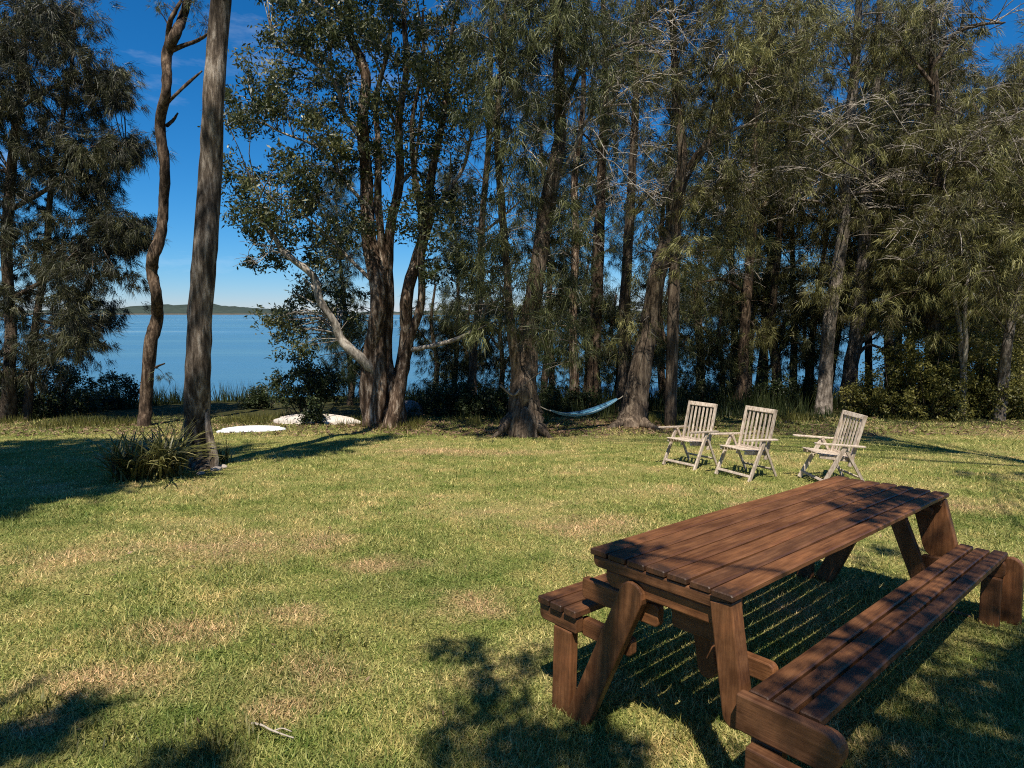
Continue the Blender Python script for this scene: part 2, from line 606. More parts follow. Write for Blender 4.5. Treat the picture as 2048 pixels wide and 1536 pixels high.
def make_table_wood(name, gs):
    m, n, l, out = new_mat(name)
    tc = n.new('ShaderNodeTexCoord')
    oi = n.new('ShaderNodeObjectInfo')
    ad = n.new('ShaderNodeVectorMath')
    ad.operation = 'ADD'
    sc = n.new('ShaderNodeVectorMath')
    sc.operation = 'SCALE'
    sc.inputs['Scale'].default_value = 7.0
    cb = n.new('ShaderNodeCombineXYZ')
    l.new(oi.outputs['Random'], cb.inputs['X'])
    l.new(oi.outputs['Random'], cb.inputs['Y'])
    l.new(cb.outputs['Vector'], sc.inputs[0])
    l.new(tc.outputs['Object'], ad.inputs[0])
    l.new(sc.outputs['Vector'], ad.inputs[1])
    grain = noise(n, l, mapping(n, l, ad.outputs['Vector'], gs), 2.0, 8, 0.65)
    blot = noise(n, l, mapping(n, l, ad.outputs['Vector'], (1.2, 4, 4)), 2.4, 5, 0.6)
    r = ramp(n, [(0.30, (0.082, 0.034, 0.014)), (0.5, (0.142, 0.061, 0.024)), (0.70, (0.205, 0.094, 0.039))])
    l.new(grain.outputs['Fac'], r.inputs['Fac'])
    crack = noise(n, l, mapping(n, l, ad.outputs['Vector'], tuple(x * 3.0 if x > 5 else x * 0.8 for x in gs)), 2.0, 3, 0.6)
    rc = ramp(n, [(0.27, (0.35, 0.32, 0.30)), (0.36, (1, 1, 1))])
    l.new(crack.outputs['Fac'], rc.inputs['Fac'])
    r2 = ramp(n, [(0.34, (0.62, 0.58, 0.58)), (0.52, (1, 1, 1)), (0.68, (1.32, 1.24, 1.18))])
    l.new(blot.outputs['Fac'], r2.inputs['Fac'])
    c = mixc(n, l, r.outputs['Color'], r2.outputs['Color'], 1.0, 'MULTIPLY')
    c = mixc(n, l, c, rc.outputs['Color'], 1.0, 'MULTIPLY')
    rv = ramp(n, [(0.0, (0.74, 0.76, 0.84)), (1.0, (1.25, 1.18, 1.10))])
    l.new(oi.outputs['Random'], rv.inputs['Fac'])
    c = mixc(n, l, c, rv.outputs['Color'], 1.0, 'MULTIPLY')
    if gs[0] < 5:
        # near-black tone mixed into the board ends, its edge broken by noise
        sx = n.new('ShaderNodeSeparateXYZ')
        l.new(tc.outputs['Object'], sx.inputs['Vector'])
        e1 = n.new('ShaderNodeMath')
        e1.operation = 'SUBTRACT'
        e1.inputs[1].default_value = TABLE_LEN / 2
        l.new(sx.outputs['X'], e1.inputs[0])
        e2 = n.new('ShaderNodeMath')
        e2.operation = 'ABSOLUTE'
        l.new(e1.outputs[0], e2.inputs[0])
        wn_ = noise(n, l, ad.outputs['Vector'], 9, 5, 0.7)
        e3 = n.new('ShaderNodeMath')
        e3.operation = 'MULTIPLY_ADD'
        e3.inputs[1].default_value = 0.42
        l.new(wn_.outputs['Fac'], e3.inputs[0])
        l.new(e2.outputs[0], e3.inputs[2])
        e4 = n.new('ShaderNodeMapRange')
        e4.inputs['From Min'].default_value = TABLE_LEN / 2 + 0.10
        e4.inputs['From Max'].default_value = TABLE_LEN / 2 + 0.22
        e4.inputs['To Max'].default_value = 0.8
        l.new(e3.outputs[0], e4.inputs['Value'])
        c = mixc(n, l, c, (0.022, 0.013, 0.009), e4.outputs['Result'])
    p = n.new('ShaderNodeBsdfPrincipled')
    l.new(c, p.inputs['Base Color'])
    rr = n.new('ShaderNodeMapRange')
    rr.inputs['To Min'].default_value = 0.34
    rr.inputs['To Max'].default_value = 0.75
    l.new(blot.outputs['Fac'], rr.inputs['Value'])
    l.new(rr.outputs['Result'], p.inputs['Roughness'])
    p.inputs['Specular IOR Level'].default_value = 0.4
    bp = n.new('ShaderNodeBump')
    bp.inputs['Strength'].default_value = 0.5
    bp.inputs['Distance'].default_value = 0.006
    l.new(grain.outputs['Fac'], bp.inputs['Height'])
    l.new(bp.outputs['Normal'], p.inputs['Normal'])
    l.new(p.outputs['BSDF'], out.inputs['Surface'])
    return m


def make_chair_wood():
    m, n, l, out = new_mat('weathered grey teak')
    tc = n.new('ShaderNodeTexCoord')
    t = noise(n, l, mapping(n, l, tc.outputs['Object'], (18, 18, 5)), 2.0, 6, 0.6)
    r = ramp(n, [(0.36, (0.33, 0.26, 0.20)), (0.5, (0.52, 0.43, 0.35)), (0.64, (0.66, 0.57, 0.48))])
    l.new(t.outputs['Fac'], r.inputs['Fac'])
    oi = n.new('ShaderNodeObjectInfo')
    rv = ramp(n, [(0.0, (0.72, 0.70, 0.68)), (0.5, (1.0, 0.97, 0.93)), (1.0, (1.12, 1.10, 1.06))])
    l.new(oi.outputs['Random'], rv.inputs['Fac'])
    p = n.new('ShaderNodeBsdfPrincipled')
    p.inputs['Roughness'].default_value = 0.75
    p.inputs['Specular IOR Level'].default_value = 0.25
    l.new(mixc(n, l, r.outputs['Color'], rv.outputs['Color'], 1.0, 'MULTIPLY'), p.inputs['Base Color'])
    bp = n.new('ShaderNodeBump')
    bp.inputs['Strength'].default_value = 0.3
    bp.inputs['Distance'].default_value = 0.004
    l.new(t.outputs['Fac'], bp.inputs['Height'])
    l.new(bp.outputs['Normal'], p.inputs['Normal'])
    l.new(p.outputs['BSDF'], out.inputs['Surface'])
    return m


def make_hammock_cloth():
    m, n, l, out = new_mat('blue striped hammock cloth')
    at_ = n.new('ShaderNodeAttribute')
    at_.attribute_name = 'tint'
    r = ramp(n, [(0.0, (0.03, 0.10, 0.19)), (0.35, (0.08, 0.25, 0.36)), (0.6, (0.04, 0.14, 0.26)), (0.85, (0.26, 0.40, 0.47))])
    r.color_ramp.interpolation = 'CONSTANT'
    l.new(at_.outputs['Fac'], r.inputs['Fac'])
    p = n.new('ShaderNodeBsdfPrincipled')
    p.inputs['Roughness'].default_value = 0.85
    l.new(r.outputs['Color'], p.inputs['Base Color'])
    tr = n.new('ShaderNodeBsdfTranslucent')
    l.new(r.outputs['Color'], tr.inputs['Color'])
    mx = n.new('ShaderNodeMixShader')
    mx.inputs['Fac'].default_value = 0.3
    l.new(p.outputs['BSDF'], mx.inputs[1])
    l.new(tr.outputs['BSDF'], mx.inputs[2])
    l.new(mx.outputs['Shader'], out.inputs['Surface'])
    return m


M_GROUND = make_lawn_ground()
M_BLADE = make_grass_blade()
M_WATER = make_water()
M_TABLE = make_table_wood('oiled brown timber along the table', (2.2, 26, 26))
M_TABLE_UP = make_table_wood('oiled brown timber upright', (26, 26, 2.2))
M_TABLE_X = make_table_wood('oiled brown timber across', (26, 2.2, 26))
M_TEAK = make_chair_wood()
M_HAMMOCK = make_hammock_cloth()
M_ROPE = plain_mat('grey rope', (0.28, 0.25, 0.20), 0.9, 0.1)
M_WHITE = plain_mat('white hull', (0.78, 0.80, 0.82), 0.35, 0.5, 0.06, 3)
M_CREAM = plain_mat('weathered cream hull', (0.60, 0.53, 0.46), 0.6, 0.3, 0.12, 2)
M_GREYHULL = plain_mat('grey hull', (0.22, 0.21, 0.21), 0.6, 0.3, 0.3, 3)
M_STICK = plain_mat('bleached stick', (0.42, 0.36, 0.29), 0.8, 0.2, 0.4, 30)
M_STONE = plain_mat('pale stone', (0.40, 0.34, 0.29), 0.9, 0.2, 0.35, 12)
M_HILL = plain_mat('far wooded hills', (0.045, 0.060, 0.050), 0.95, 0.05, 0.5, 0.05)
M_SHORE = plain_mat('far shore', (0.10, 0.085, 0.06), 0.95, 0.05, 0.4, 0.05)

B_GUM = bark_mat('grey gum bark', (0.045, 0.034, 0.026), (0.15, 0.118, 0.092), (0.38, 0.33, 0.28), 10, 0.16, 1.0)
B_BENT = bark_mat('brown scaly bark', (0.030, 0.021, 0.015), (0.10, 0.068, 0.047), (0.24, 0.175, 0.125), 9, 0.25, 0.9)
B_PAPER = bark_mat('flaking paperbark', (0.040, 0.026, 0.018), (0.135, 0.090, 0.062), (0.48, 0.39, 0.31), 8, 0.22, 1.0)
B_OAK = bark_mat('she oak bark', (0.040, 0.030, 0.022), (0.115, 0.085, 0.062), (0.24, 0.19, 0.14), 9, 0.2, 0.9)
B_PALE = bark_mat('pale grey bark', (0.14, 0.12, 0.10), (0.34, 0.30, 0.26), (0.58, 0.53, 0.46), 8, 0.3, 0.6)
B_GREY = bark_mat('weathered grey bark', (0.075, 0.062, 0.050), (0.19, 0.16, 0.135), (0.38, 0.33, 0.28), 9, 0.3, 0.8)
L_PAPER = leaf_mat('paperbark leaves', (0.018, 0.028, 0.009), (0.060, 0.074, 0.024), (0.21, 0.205, 0.090), 0.28, 0.4)
L_OAK = leaf_mat('she oak branchlets', (0.012, 0.018, 0.007), (0.058, 0.073, 0.024), (0.21, 0.215, 0.085), 0.25, 0.5, (0.046, 0.042, 0.017))
L_OLIVE = leaf_mat('olive she oak branchlets', (0.022, 0.024, 0.008), (0.125, 0.124, 0.036), (0.36, 0.335, 0.130), 0.3, 0.5, (0.085, 0.066, 0.027))
L_LEFT = leaf_mat('deep green she oak branchlets', (0.010, 0.014, 0.006), (0.036, 0.043, 0.017), (0.14, 0.135, 0.060), 0.2, 0.5, (0.034, 0.028, 0.015))
L_DARK = leaf_mat('dark green leaves', (0.012, 0.020, 0.007), (0.035, 0.050, 0.017), (0.085, 0.105, 0.035), 0.25, 0.45)
L_HEDGE = leaf_mat('yellow green shrub leaves', (0.050, 0.054, 0.012), (0.165, 0.158, 0.036), (0.32, 0.285, 0.085), 0.38, 0.5)
L_LAWN = leaf_mat('fresh green lawn blades', (0.06, 0.075, 0.018), (0.19, 0.21, 0.055), (0.44, 0.42, 0.17), 0.3, 0.5)
L_LITTER = leaf_mat('dry brown leaf litter', (0.045, 0.026, 0.014), (0.13, 0.076, 0.040), (0.30, 0.20, 0.12), 0.05, 0.7)
L_STRAP = leaf_mat('strappy leaves', (0.060, 0.048, 0.024), (0.165, 0.165, 0.045), (0.42, 0.36, 0.16), 0.3, 0.4)
L_REED = leaf_mat('reeds', (0.016, 0.024, 0.008), (0.045, 0.062, 0.018), (0.12, 0.125, 0.04), 0.3, 0.5)

# ------------------------------------------------------------------ ground, lake, far shore
def build_ground():
    xs = np.unique(np.concatenate([np.linspace(-260, -30, 24), np.linspace(-30, 30, 161), np.linspace(30, 260, 24)]))
    ys = np.unique(np.concatenate([np.linspace(-140, -8, 14), np.linspace(-8, 26, 137), np.linspace(26, 42, 9)]))
    X, Y = np.meshgrid(xs, ys, indexing='ij')
    Z = ground_z(X, Y)
    V = np.stack([X, Y, Z], -1).reshape(-1, 3)
    nx, ny = len(xs), len(ys)
    i, j = np.meshgrid(np.arange(nx - 1), np.arange(ny - 1), indexing='ij')
    a = i * ny + j
    F = np.stack([a, a + ny, a + ny + 1, a + 1], -1).reshape(-1, 4)
    g = Geo()
    g.add(V, F)
    return tag(g.build('ground', M_GROUND), kind='structure', label='sloping lawn running down to the lake shore')


build_ground()

g = Geo()
wx = np.array([-6000, -900, -200, -60, 0, 60, 200, 900, 6000.0])
wy = np.array([20, 40, 80, 160, 400, 1000, 2500, 6000.0])
X, Y = np.meshgrid(wx, wy, indexing='ij')
V = np.stack([X, Y, np.full_like(X, WATER_Z)], -1).reshape(-1, 3)
i, j = np.meshgrid(np.arange(len(wx) - 1), np.arange(len(wy) - 1), indexing='ij')
a = i * len(wy) + j
g.add(V, np.stack([a, a + len(wy), a + len(wy) + 1, a + 1], -1).reshape(-1, 4))
tag(g.build('lake_water', M_WATER, smooth=False), kind='structure', label='calm blue lake water')


def ridge(name, Y0, depth, prof, mat, label, seed):
    """a long low hill: prof(x) gives the height along it"""
    r = np.random.default_rng(seed)
    xs = np.linspace(-2600, 2600, 1041)
    h = prof(xs) * (1 + 0.05 * r.normal(size=len(xs)))
    rows = []
    for k, (fy, fh) in enumerate(((0, 0.0), (0.02, 0.45), (0.15, 0.75), (0.5, 1.0), (1.0, 0.0))):
        rows.append(np.stack([xs, np.full_like(xs, Y0 + depth * fy), WATER_Z - 0.3 + h * fh * (1 + 0.06 * r.normal(size=len(xs)))], -1))
    V = np.concatenate(rows)
    n = len(xs)
    F = []
    for k in range(4):
        i = np.arange(n - 1) + k * n
        F.append(np.stack([i, i + 1, i + n + 1, i + n], -1))
    g = Geo()
    g.add(V, np.concatenate(F))
    return tag(g.build(name, mat), kind='structure', label=label)


ridge('far_hill', 1500, 500, lambda x: np.maximum(0.5, 21 * np.exp(-((x + 850) / 170) ** 2) + 11 * np.exp(-((x + 1150) / 260) ** 2)
      + 6 * np.exp(-((x + 640) / 110) ** 2)), M_HILL, 'low wooded hill across the lake', 3)
ridge('far_shore', 1000, 200, lambda x: 4.0 + 2.0 * np.sin(x / 90.0) * np.sin(x / 37.0 + 1) + np.where(x > -250, 2.5, 0), M_HILL, 'thin dark line of the far shore', 4)
ridge('far_beach', 960, 36, lambda x: 2.2 + 0 * x, M_SHORE, 'brown edge of the far shore', 5)

# ------------------------------------------------------------------ trees
def branch_pts(spec, Y, r, wob=0.12):
    """spec rows: (px, py, width_px[, depth offset]) -> world points and radii"""
    P, R = [], []
    off = r.normal(0, wob, len(spec))
    off[0] = 0
    for k, s in enumerate(spec):
        d = Y + (s[3] if len(s) > 3 else off[k])
        P.append(at(s[0], s[1], d))
        R.append(0.5 * s[2] * d / FPX)
    return np.array(P), np.array(R)


def twig_path(a, b, r, sag=0.1):
    L = np.linalg.norm(b - a)
    m = (a + b) / 2 + np.array([0, 0, sag * L]) + r.normal(0, 0.06 * L, 3)
    return smooth_path(np.array([a, m, b]), 5)


def tree(name, label, Y, trunks, limbs, foliage, bark, leaf, style, seed, cat='tree', group=None,
         limb_bark=None, clump_r=0.38, per=110, size=1.0, rough=0.05, flute=0.0, dspread=1.0, tint=0.5, sprays=0, dens=1.0, girth=1.0, wobx=0.035):
    """trunks / limbs: lists of pixel polylines; foliage: (cx, cy, rx, ry, clumps[, depth]) ellipses in which clumps hang"""
    r = np.random.default_rng(seed)
    b0 = at(trunks[0][0][0], trunks[0][0][1], Y)
    b0[2] = ground_z(b0[0], b0[1])
    root = thing(name, b0, label, cat, group)
    skel = []

    def wood(spec, nm, mat, first=False):
        P, R = branch_pts(spec, Y, r)
        if girth != 1.0:
            R = R * (girth + (1 - girth) * np.clip(1 - (P[:, 2] - b0[2]) / 1.2, 0, 1))
        n = max(6, int(len(spec) * 5))
        if wobx and nm != 'root':
            P[1:, 0] += r.normal(0, wobx, len(P) - 1)
        Q = smooth_path(np.column_stack([P, R]), n)
        g = Geo()
        p, rad = Q[:, :3], np.maximum(Q[:, 3], 0.004)
        if first:
            rad = rad.copy()
            gz = ground_z(p[0, 0], p[0, 1])
            p = np.vstack([[p[0, 0], p[0, 1], gz - 0.25], p])
            rad = np.concatenate([[rad[0] * 1.15], rad])
        s = 14 if rad.max() > 0.1 else (9 if rad.max() > 0.04 else 6)
        tube(g, p - b0, rad, s, rough, flute if first else 0, seed + len(skel), 0.5)
        if nm != 'root':
            skel.append(p)
        return g.build(nm, mat, root)

    for t in trunks:
        wood(t, 'trunk', bark, True)
    for lm in limbs:
        root_like = lm[0][1] > 790 and lm[-1][1] > lm[0][1]
        wood(lm, 'root' if root_like else 'limb', bark if root_like or lm[0][1] > 790 else (limb_bark or bark))
    S = np.concatenate([smooth_path(p, 24) for p in skel])
    gt, gl = Geo(), Geo()
    for el in foliage:
        cx, cy, rx, ry, n = el[:5]
        dd = el[5] if len(el) > 5 else 0.0
        n = max(1, int(n * dens))
        th = r.uniform(0, 2 * np.pi, n)
        q = np.sqrt(r.uniform(0, 1, n))
        for k in range(n):
            c = at(cx + rx * q[k] * math.cos(th[k]), cy + ry * q[k] * math.sin(th[k]), Y + dd + r.normal(0, dspread))
            dist = np.linalg.norm((S - c) * np.array([1, 1, 0.8]), axis=1) + np.maximum(0, S[:, 2] - c[2]) * 0.6
            a = S[np.argmin(dist)]
            L = np.linalg.norm(c - a)
            if L > 0.25:
                tp = twig_path(a, c, r, 0.12)
                rr = 0.006 + 0.006 * min(L, 3)
                tube(gt, tp - b0, np.linspace(rr, 0.005, 5), 4, 0, 0, 0, r.uniform(0.2, 0.8))
            tc = np.clip(tint + r.normal(0, 0.20), 0.05, 0.95)
            cr = clump_r * r.uniform(0.6, 1.35)
            if style == 'leaf':
                m = int(per * r.uniform(0.6, 1.4))
                # leaves gather along a few shoots so that the clump has gaps
                ns = 5
                sh = unit(r.normal(size=(ns, 3))) * np.array([1, 1, 0.75])
                which = r.integers(0, ns, m)
                along = r.uniform(0.1, 1.0, m) ** 0.7
                pc = c + sh[which] * (along * cr)[:, None] + r.normal(0, cr * 0.17, (m, 3))
                leaves(gl, pc - b0, 0.105 * size, 0.034 * size, 0.5, r, tc)
            else:
                m = int(1.6 * per * r.uniform(0.6, 1.4))
                ns = 9
                so = c + r.normal(0, 1, (ns, 3)) * cr * np.array([0.55, 0.55, 0.42])
                ax = unit(so - c + np.array([0, 0, -0.35]) * cr + r.normal(0, 0.2, (ns, 3)) * cr)
                ax[:, 2] -= 0.45
                which = r.integers(0, ns, m)
                og = so[which] + r.normal(0, cr * 0.12, (m, 3))
                needles(gl, og - b0, ax[which], 0.21 * size, 0.013 * size, 0.5, r, tc)
    gd = Geo()
    for k in range(sprays):
        hi = S[S[:, 2] > 2.6]
        a = hi[r.integers(0, len(hi))]
        th = r.uniform(-0.4, 3.6)
        dv = np.array([math.cos(th), -0.75 * abs(math.sin(th)), 0])
        L = r.uniform(0.7, 1.9)
        b = a + dv * L * 0.6 + np.array([0, 0, L * r.uniform(0.15, 0.4)])
        c = a + dv * L + np.array([0, 0, L * r.uniform(-0.25, 0.25)])
        q = smooth_path(np.array([a, b, c]), 9)
        tube(gd, q - b0, np.linspace(0.014, 0.006, 9), 5)
        for j in range(11):
            e = q[r.integers(3, 9)]
            f = e + dv * r.uniform(0.1, 0.45) + r.normal(0, 0.16, 3)
            tube(gd, smooth_path(np.array([e, (e + f) / 2 + [0, 0, 0.05], f]), 4) - b0, np.linspace(0.006, 0.004, 4), 3)
    if gd.n:
        tag(gd.build('bare_twigs', B_PALE, root), kind='stuff')
    if gt.n:
        tag(gt.build('twigs', limb_bark or bark, root), kind='stuff')
    if gl.n:
        tag(gl.build('crown', leaf, root, smooth=False), kind='stuff')
    return root


# the big straight gum by the strappy plant
tree('gum_tree', 'tall straight grey gum trunk rising beside the strappy clump on the lawn', 8.75,
     [[(398, 944, 70), (398, 930, 58), (395, 860, 50), (394, 760, 47), (402, 620, 46), (412, 480, 43), (420, 340, 41), (429, 190, 38), (443, 20, 36), (460, -200, 34), (480, -500, 31), (500, -800, 28), (515, -1100, 22), (525, -1500, 12)]],
     [[(430, 944, 16, -0.1), (428, 915, 19, -0.08), (420, 870, 15, -0.05), (412, 820, 8, 0.0)],
      [(512, -1050, 18), (600, -1200, 13), (690, -1320, 8), (740, -1400, 4)], [(508, -980, 16), (420, -1150, 11), (330, -1280, 7), (270, -1350, 4)]],
     [(660, -1450, 150, 160, 34), (360, -1460, 140, 130, 30), (520, -1680, 190, 130, 40)], B_GUM, L_PAPER, 'leaf', 11, wobx=0.012, flute=0.05, rough=0.035, clump_r=0.4, per=80)

# thin bent trunk
tree('bent_tree', 'thin dark tree whose bare trunk bends twice in front of the lake', 14.1,
     [[(288, 852, 26), (290, 800, 24), (294, 740, 23), (304, 680, 24), (316, 635, 22), (313, 590, 20), (306, 545, 21), (309, 510, 22), (322, 470, 20), (329, 410, 18), (327, 330, 18), (325, 250, 19), (330, 180, 17), (336, 110, 19), (352, 70, 18), (370, 35, 15), (377, -10, 13), (384, -90, 11), (390, -180, 8)]],
     [[(338, 103, 10), (362, 92, 8), (388, 84, 7), (402, 76, 6), (418, 64, 4)], [(333, 208, 7), (352, 190, 6), (376, 165, 6), (401, 142, 3)],
      [(333, 252, 7), (343, 240, 6), (352, 226, 3)], [(334, 110, 12), (339, 75, 10), (345, 45, 9), (352, 25, 8), (362, 0, 5)], [(312, 735, 6), (320, 731, 4), (330, 727, 3)]],
     [(405, 54, 12, 10, 4), (320, 15, 16, 14, 4), (385, 10, 14, 14, 4), (392, -130, 70, 60, 26), (340, -70, 60, 40, 14), (330, 752, 14, 4, 2)],
     B_BENT, L_OAK, 'needle', 12, clump_r=0.16, per=60, size=0.6, rough=0.06, dspread=0.15)

# she-oaks at the left edge
LEFT_FOL = [(60, 60, 110, 70, 40), (130, 60, 60, 60, 16), (190, 150, 55, 50, 16), (90, 190, 110, 80, 36), (228, 185, 28, 26, 10), (180, 300, 75, 45, 22), (262, 300, 28, 28, 12),
            (80, 340, 100, 70, 34), (190, 400, 60, 50, 18), (90, 480, 110, 60, 34), (235, 470, 65, 36, 30), (190, 540, 80, 40, 20), (80, 600, 90, 60, 26), (180, 625, 60, 30, 14),
            (150, 690, 55, 35, 14), (60, 710, 70, 50, 18), (-80, 300, 80, 330, 70)]
tree('she_oak', 'big feathery she-oak with a leafy edge against the sky at the left', 15.2,
     [[(18, 842, 30), (16, 760, 22), (20, 640, 20), (14, 500, 19), (22, 360, 17), (36, 200, 14), (50, 60, 10), (62, -80, 7), (70, -200, 4)],
      [(52, 838, 18), (60, 740, 15), (75, 640, 13), (88, 520, 12), (104, 400, 10), (118, 270, 8), (140, 130, 6), (150, 30, 4)]],
     [[(20, 600, 10), (90, 560, 8), (170, 530, 6), (245, 500, 4)], [(20, 420, 10), (90, 380, 8), (170, 330, 6), (250, 300, 3)], [(75, 640, 8), (120, 650, 6), (170, 660, 4), (205, 690, 3)],
      [(34, 220, 8), (90, 180, 6), (150, 160, 5), (225, 190, 3)]],
     LEFT_FOL, B_OAK, L_LEFT, 'needle', 13, clump_r=0.36, per=250, size=0.95, dspread=0.7, tint=0.45, dens=1.15)

# the many stemmed paperbark
PAPER_FOL = [(600, 30, 110, 60, 28), (720, 40, 90, 70, 22), (850, 60, 110, 90, 36), (560, 120, 70, 50, 14), (640, 110, 70, 50, 14), (480, 210, 40, 45, 9), (560, 225, 70, 50, 18),
             (650, 200, 60, 60, 16), (480, 350, 42, 45, 11), (560, 370, 70, 60, 18), (640, 330, 70, 60, 18), (490, 440, 55, 40, 14), (600, 450, 80, 50, 20), (540, 520, 50, 22, 7, 0.9),
             (680, 440, 60, 60, 16), (650, 555, 60, 60, 18, 1.4), (690, 610, 60, 50, 14, 1.4), (600, 645, 70, 30, 12, 1.2), (560, 650, 35, 28, 6), (600, 700, 40, 20, 5), (820, 180, 90, 80, 30), (760, 260, 70, 70, 14), (860, 300, 70, 60, 18),
             (900, 400, 70, 60, 14), (820, 420, 60, 50, 12), (940, 160, 70, 80, 22), (900, 520, 60, 50, 12), (960, 560, 60, 40, 10), (720, 300, 50, 60, 12), (670, -60, 140, 60, 24), (850, -60, 140, 60, 24)]
tree('paperbark_tree', 'many stemmed paperbark with flaking brown bark and a pale limb reaching left', 14.1,
     [[(752, 852, 50), (744, 790, 44), (738, 710, 40), (738, 600, 40), (738, 480, 36), (732, 360, 31), (728, 250, 28), (728, 150, 24), (712, 60, 20), (702, -30, 16), (690, -140, 9)],
      [(792, 852, 46), (790, 800, 36), (780, 720, 30), (778, 600, 26), (784, 480, 24), (792, 360, 21), (798, 240, 18), (808, 130, 14), (816, 20, 11), (822, -90, 6)],
      [(775, 850, 50), (796, 760, 40), (806, 680, 34), (818, 590, 31), (836, 500, 29), (856, 430, 26), (870, 370, 22), (880, 300, 18), (886, 220, 14), (905, 120, 10), (920, 20, 7), (930, -80, 4)],
      [(745, 846, 40, -0.25), (762, 770, 34, -0.3), (766, 690, 26, -0.25), (762, 600, 22, -0.2), (758, 500, 20), (762, 400, 18), (752, 300, 16), (756, 200, 13), (770, 90, 10), (778, -40, 6)],
      [(782, 850, 36, -0.3), (800, 790, 30, -0.3), (822, 700, 22), (838, 610, 20), (846, 520, 18), (842, 430, 16), (828, 340, 14), (826, 240, 11), (838, 130, 8), (842, 20, 5)]],
     [[(752, 752, 26, -0.1), (728, 728, 27, -0.3), (706, 700, 25, -0.4), (686, 676, 22, -0.4), (662, 645, 20, -0.5), (640, 600, 19, -0.6), (622, 555, 18, -0.6), (590, 520, 16, -0.7), (560, 500, 15, -0.7), (540, 472, 13, -0.7), (520, 440, 7, -0.7), (505, 400, 4, -0.7)],
      [(818, 700, 13), (870, 690, 12), (920, 672, 11), (965, 640, 9), (985, 612, 7), (1010, 596, 5)], [(852, 445, 13), (890, 390, 11), (920, 340, 9), (936, 290, 8), (944, 210, 5)],
      [(742, 300, 14), (705, 235, 12), (668, 170, 11), (625, 120, 9), (575, 100, 7), (540, 60, 4)], [(800, 370, 10), (830, 330, 9), (855, 240, 7), (870, 150, 4)],
      [(744, 420, 11), (700, 370, 9), (640, 300, 7), (560, 260, 5), (500, 225, 3)], [(742, 560, 10), (690, 500, 8), (620, 440, 6), (540, 400, 4)], [(700, 60, 9), (650, 20, 6), (600, -20, 4)]],
     PAPER_FOL, B_PAPER, L_PAPER, 'leaf', 14, wobx=0.075, girth=0.78, sprays=16, clump_r=0.40, per=120, size=1.1, dspread=0.9, flute=0.07, rough=0.06, limb_bark=B_PALE, tint=0.5)

# the hammock's left tree, wide at the foot
OAKM_FOL = [(1090, 40, 120, 80, 40), (1000, 120, 80, 80, 24), (1180, 60, 110, 70, 30), (1060, 200, 80, 70, 16), (1210, 170, 80, 60, 14), (980, 260, 70, 80, 18), (1000, 420, 60, 60, 14),
            (1080, 330, 60, 60, 10), (1000, 540, 80, 60, 22), (1100, 560, 70, 50, 16), (1050, 640, 80, 45, 8), (1150, 450, 50, 50, 10), (1090, -60, 170, 60, 30), (960, 620, 60, 40, 12), (1110, 700, 60, 40, 10)]
tree('hammock_tree', 'she-oak with a wide buttressed foot holding the left end of the hammock', 12.4,
     [[(1045, 872, 105), (1046, 850, 84), (1048, 820, 70), (1047, 780, 62), (1048, 730, 52), (1058, 640, 46), (1075, 550, 42), (1095, 440, 38), (1112, 350, 34), (1120, 270, 31), (1116, 180, 27), (1110, 60, 23), (1106, -60, 18), (1100, -200, 9)],
      [(1035, 860, 46), (1030, 760, 30), (1020, 660, 22), (1012, 540, 19), (1005, 400, 17), (1000, 260, 14), (1010, 120, 11), (1014, 0, 8), (1018, -120, 4)]],
     [[(1124, 230, 13), (1140, 180, 12), (1175, 130, 10), (1215, 98, 9), (1260, 86, 7), (1300, 95, 5), (1330, 130, 3)], [(1108, 370, 11), (1140, 310, 9), (1165, 250, 8), (1210, 215, 6), (1260, 208, 4)],
      [(1022, 840, 20, -0.3), (1006, 858, 14, -0.4), (990, 872, 9, -0.45), (972, 882, 4, -0.5)], [(1070, 846, 22, -0.3), (1088, 864, 14, -0.4), (1104, 878, 8, -0.45), (1120, 888, 4, -0.5)], [(1040, 800, 14, -0.25), (1031, 840, 20, -0.35), (1022, 872, 14, -0.4), (1014, 890, 5, -0.45)],
      [(1060, 800, 12, -0.25), (1065, 840, 16, -0.35), (1070, 872, 12, -0.4), (1074, 890, 4, -0.45)], [(1000, 770, 6, -0.3), (1020, 790, 7, -0.3), (1038, 775, 5, -0.3)], [(1100, 430, 8), (1150, 400, 6), (1165, 350, 4)]],
     OAKM_FOL, B_OAK, L_OAK, 'needle', 15, clump_r=0.36, per=150, size=0.95, dspread=0.8, flute=0.13, rough=0.06, tint=0.5, sprays=26, dens=0.80, limb_bark=B_GREY, girth=0.80)

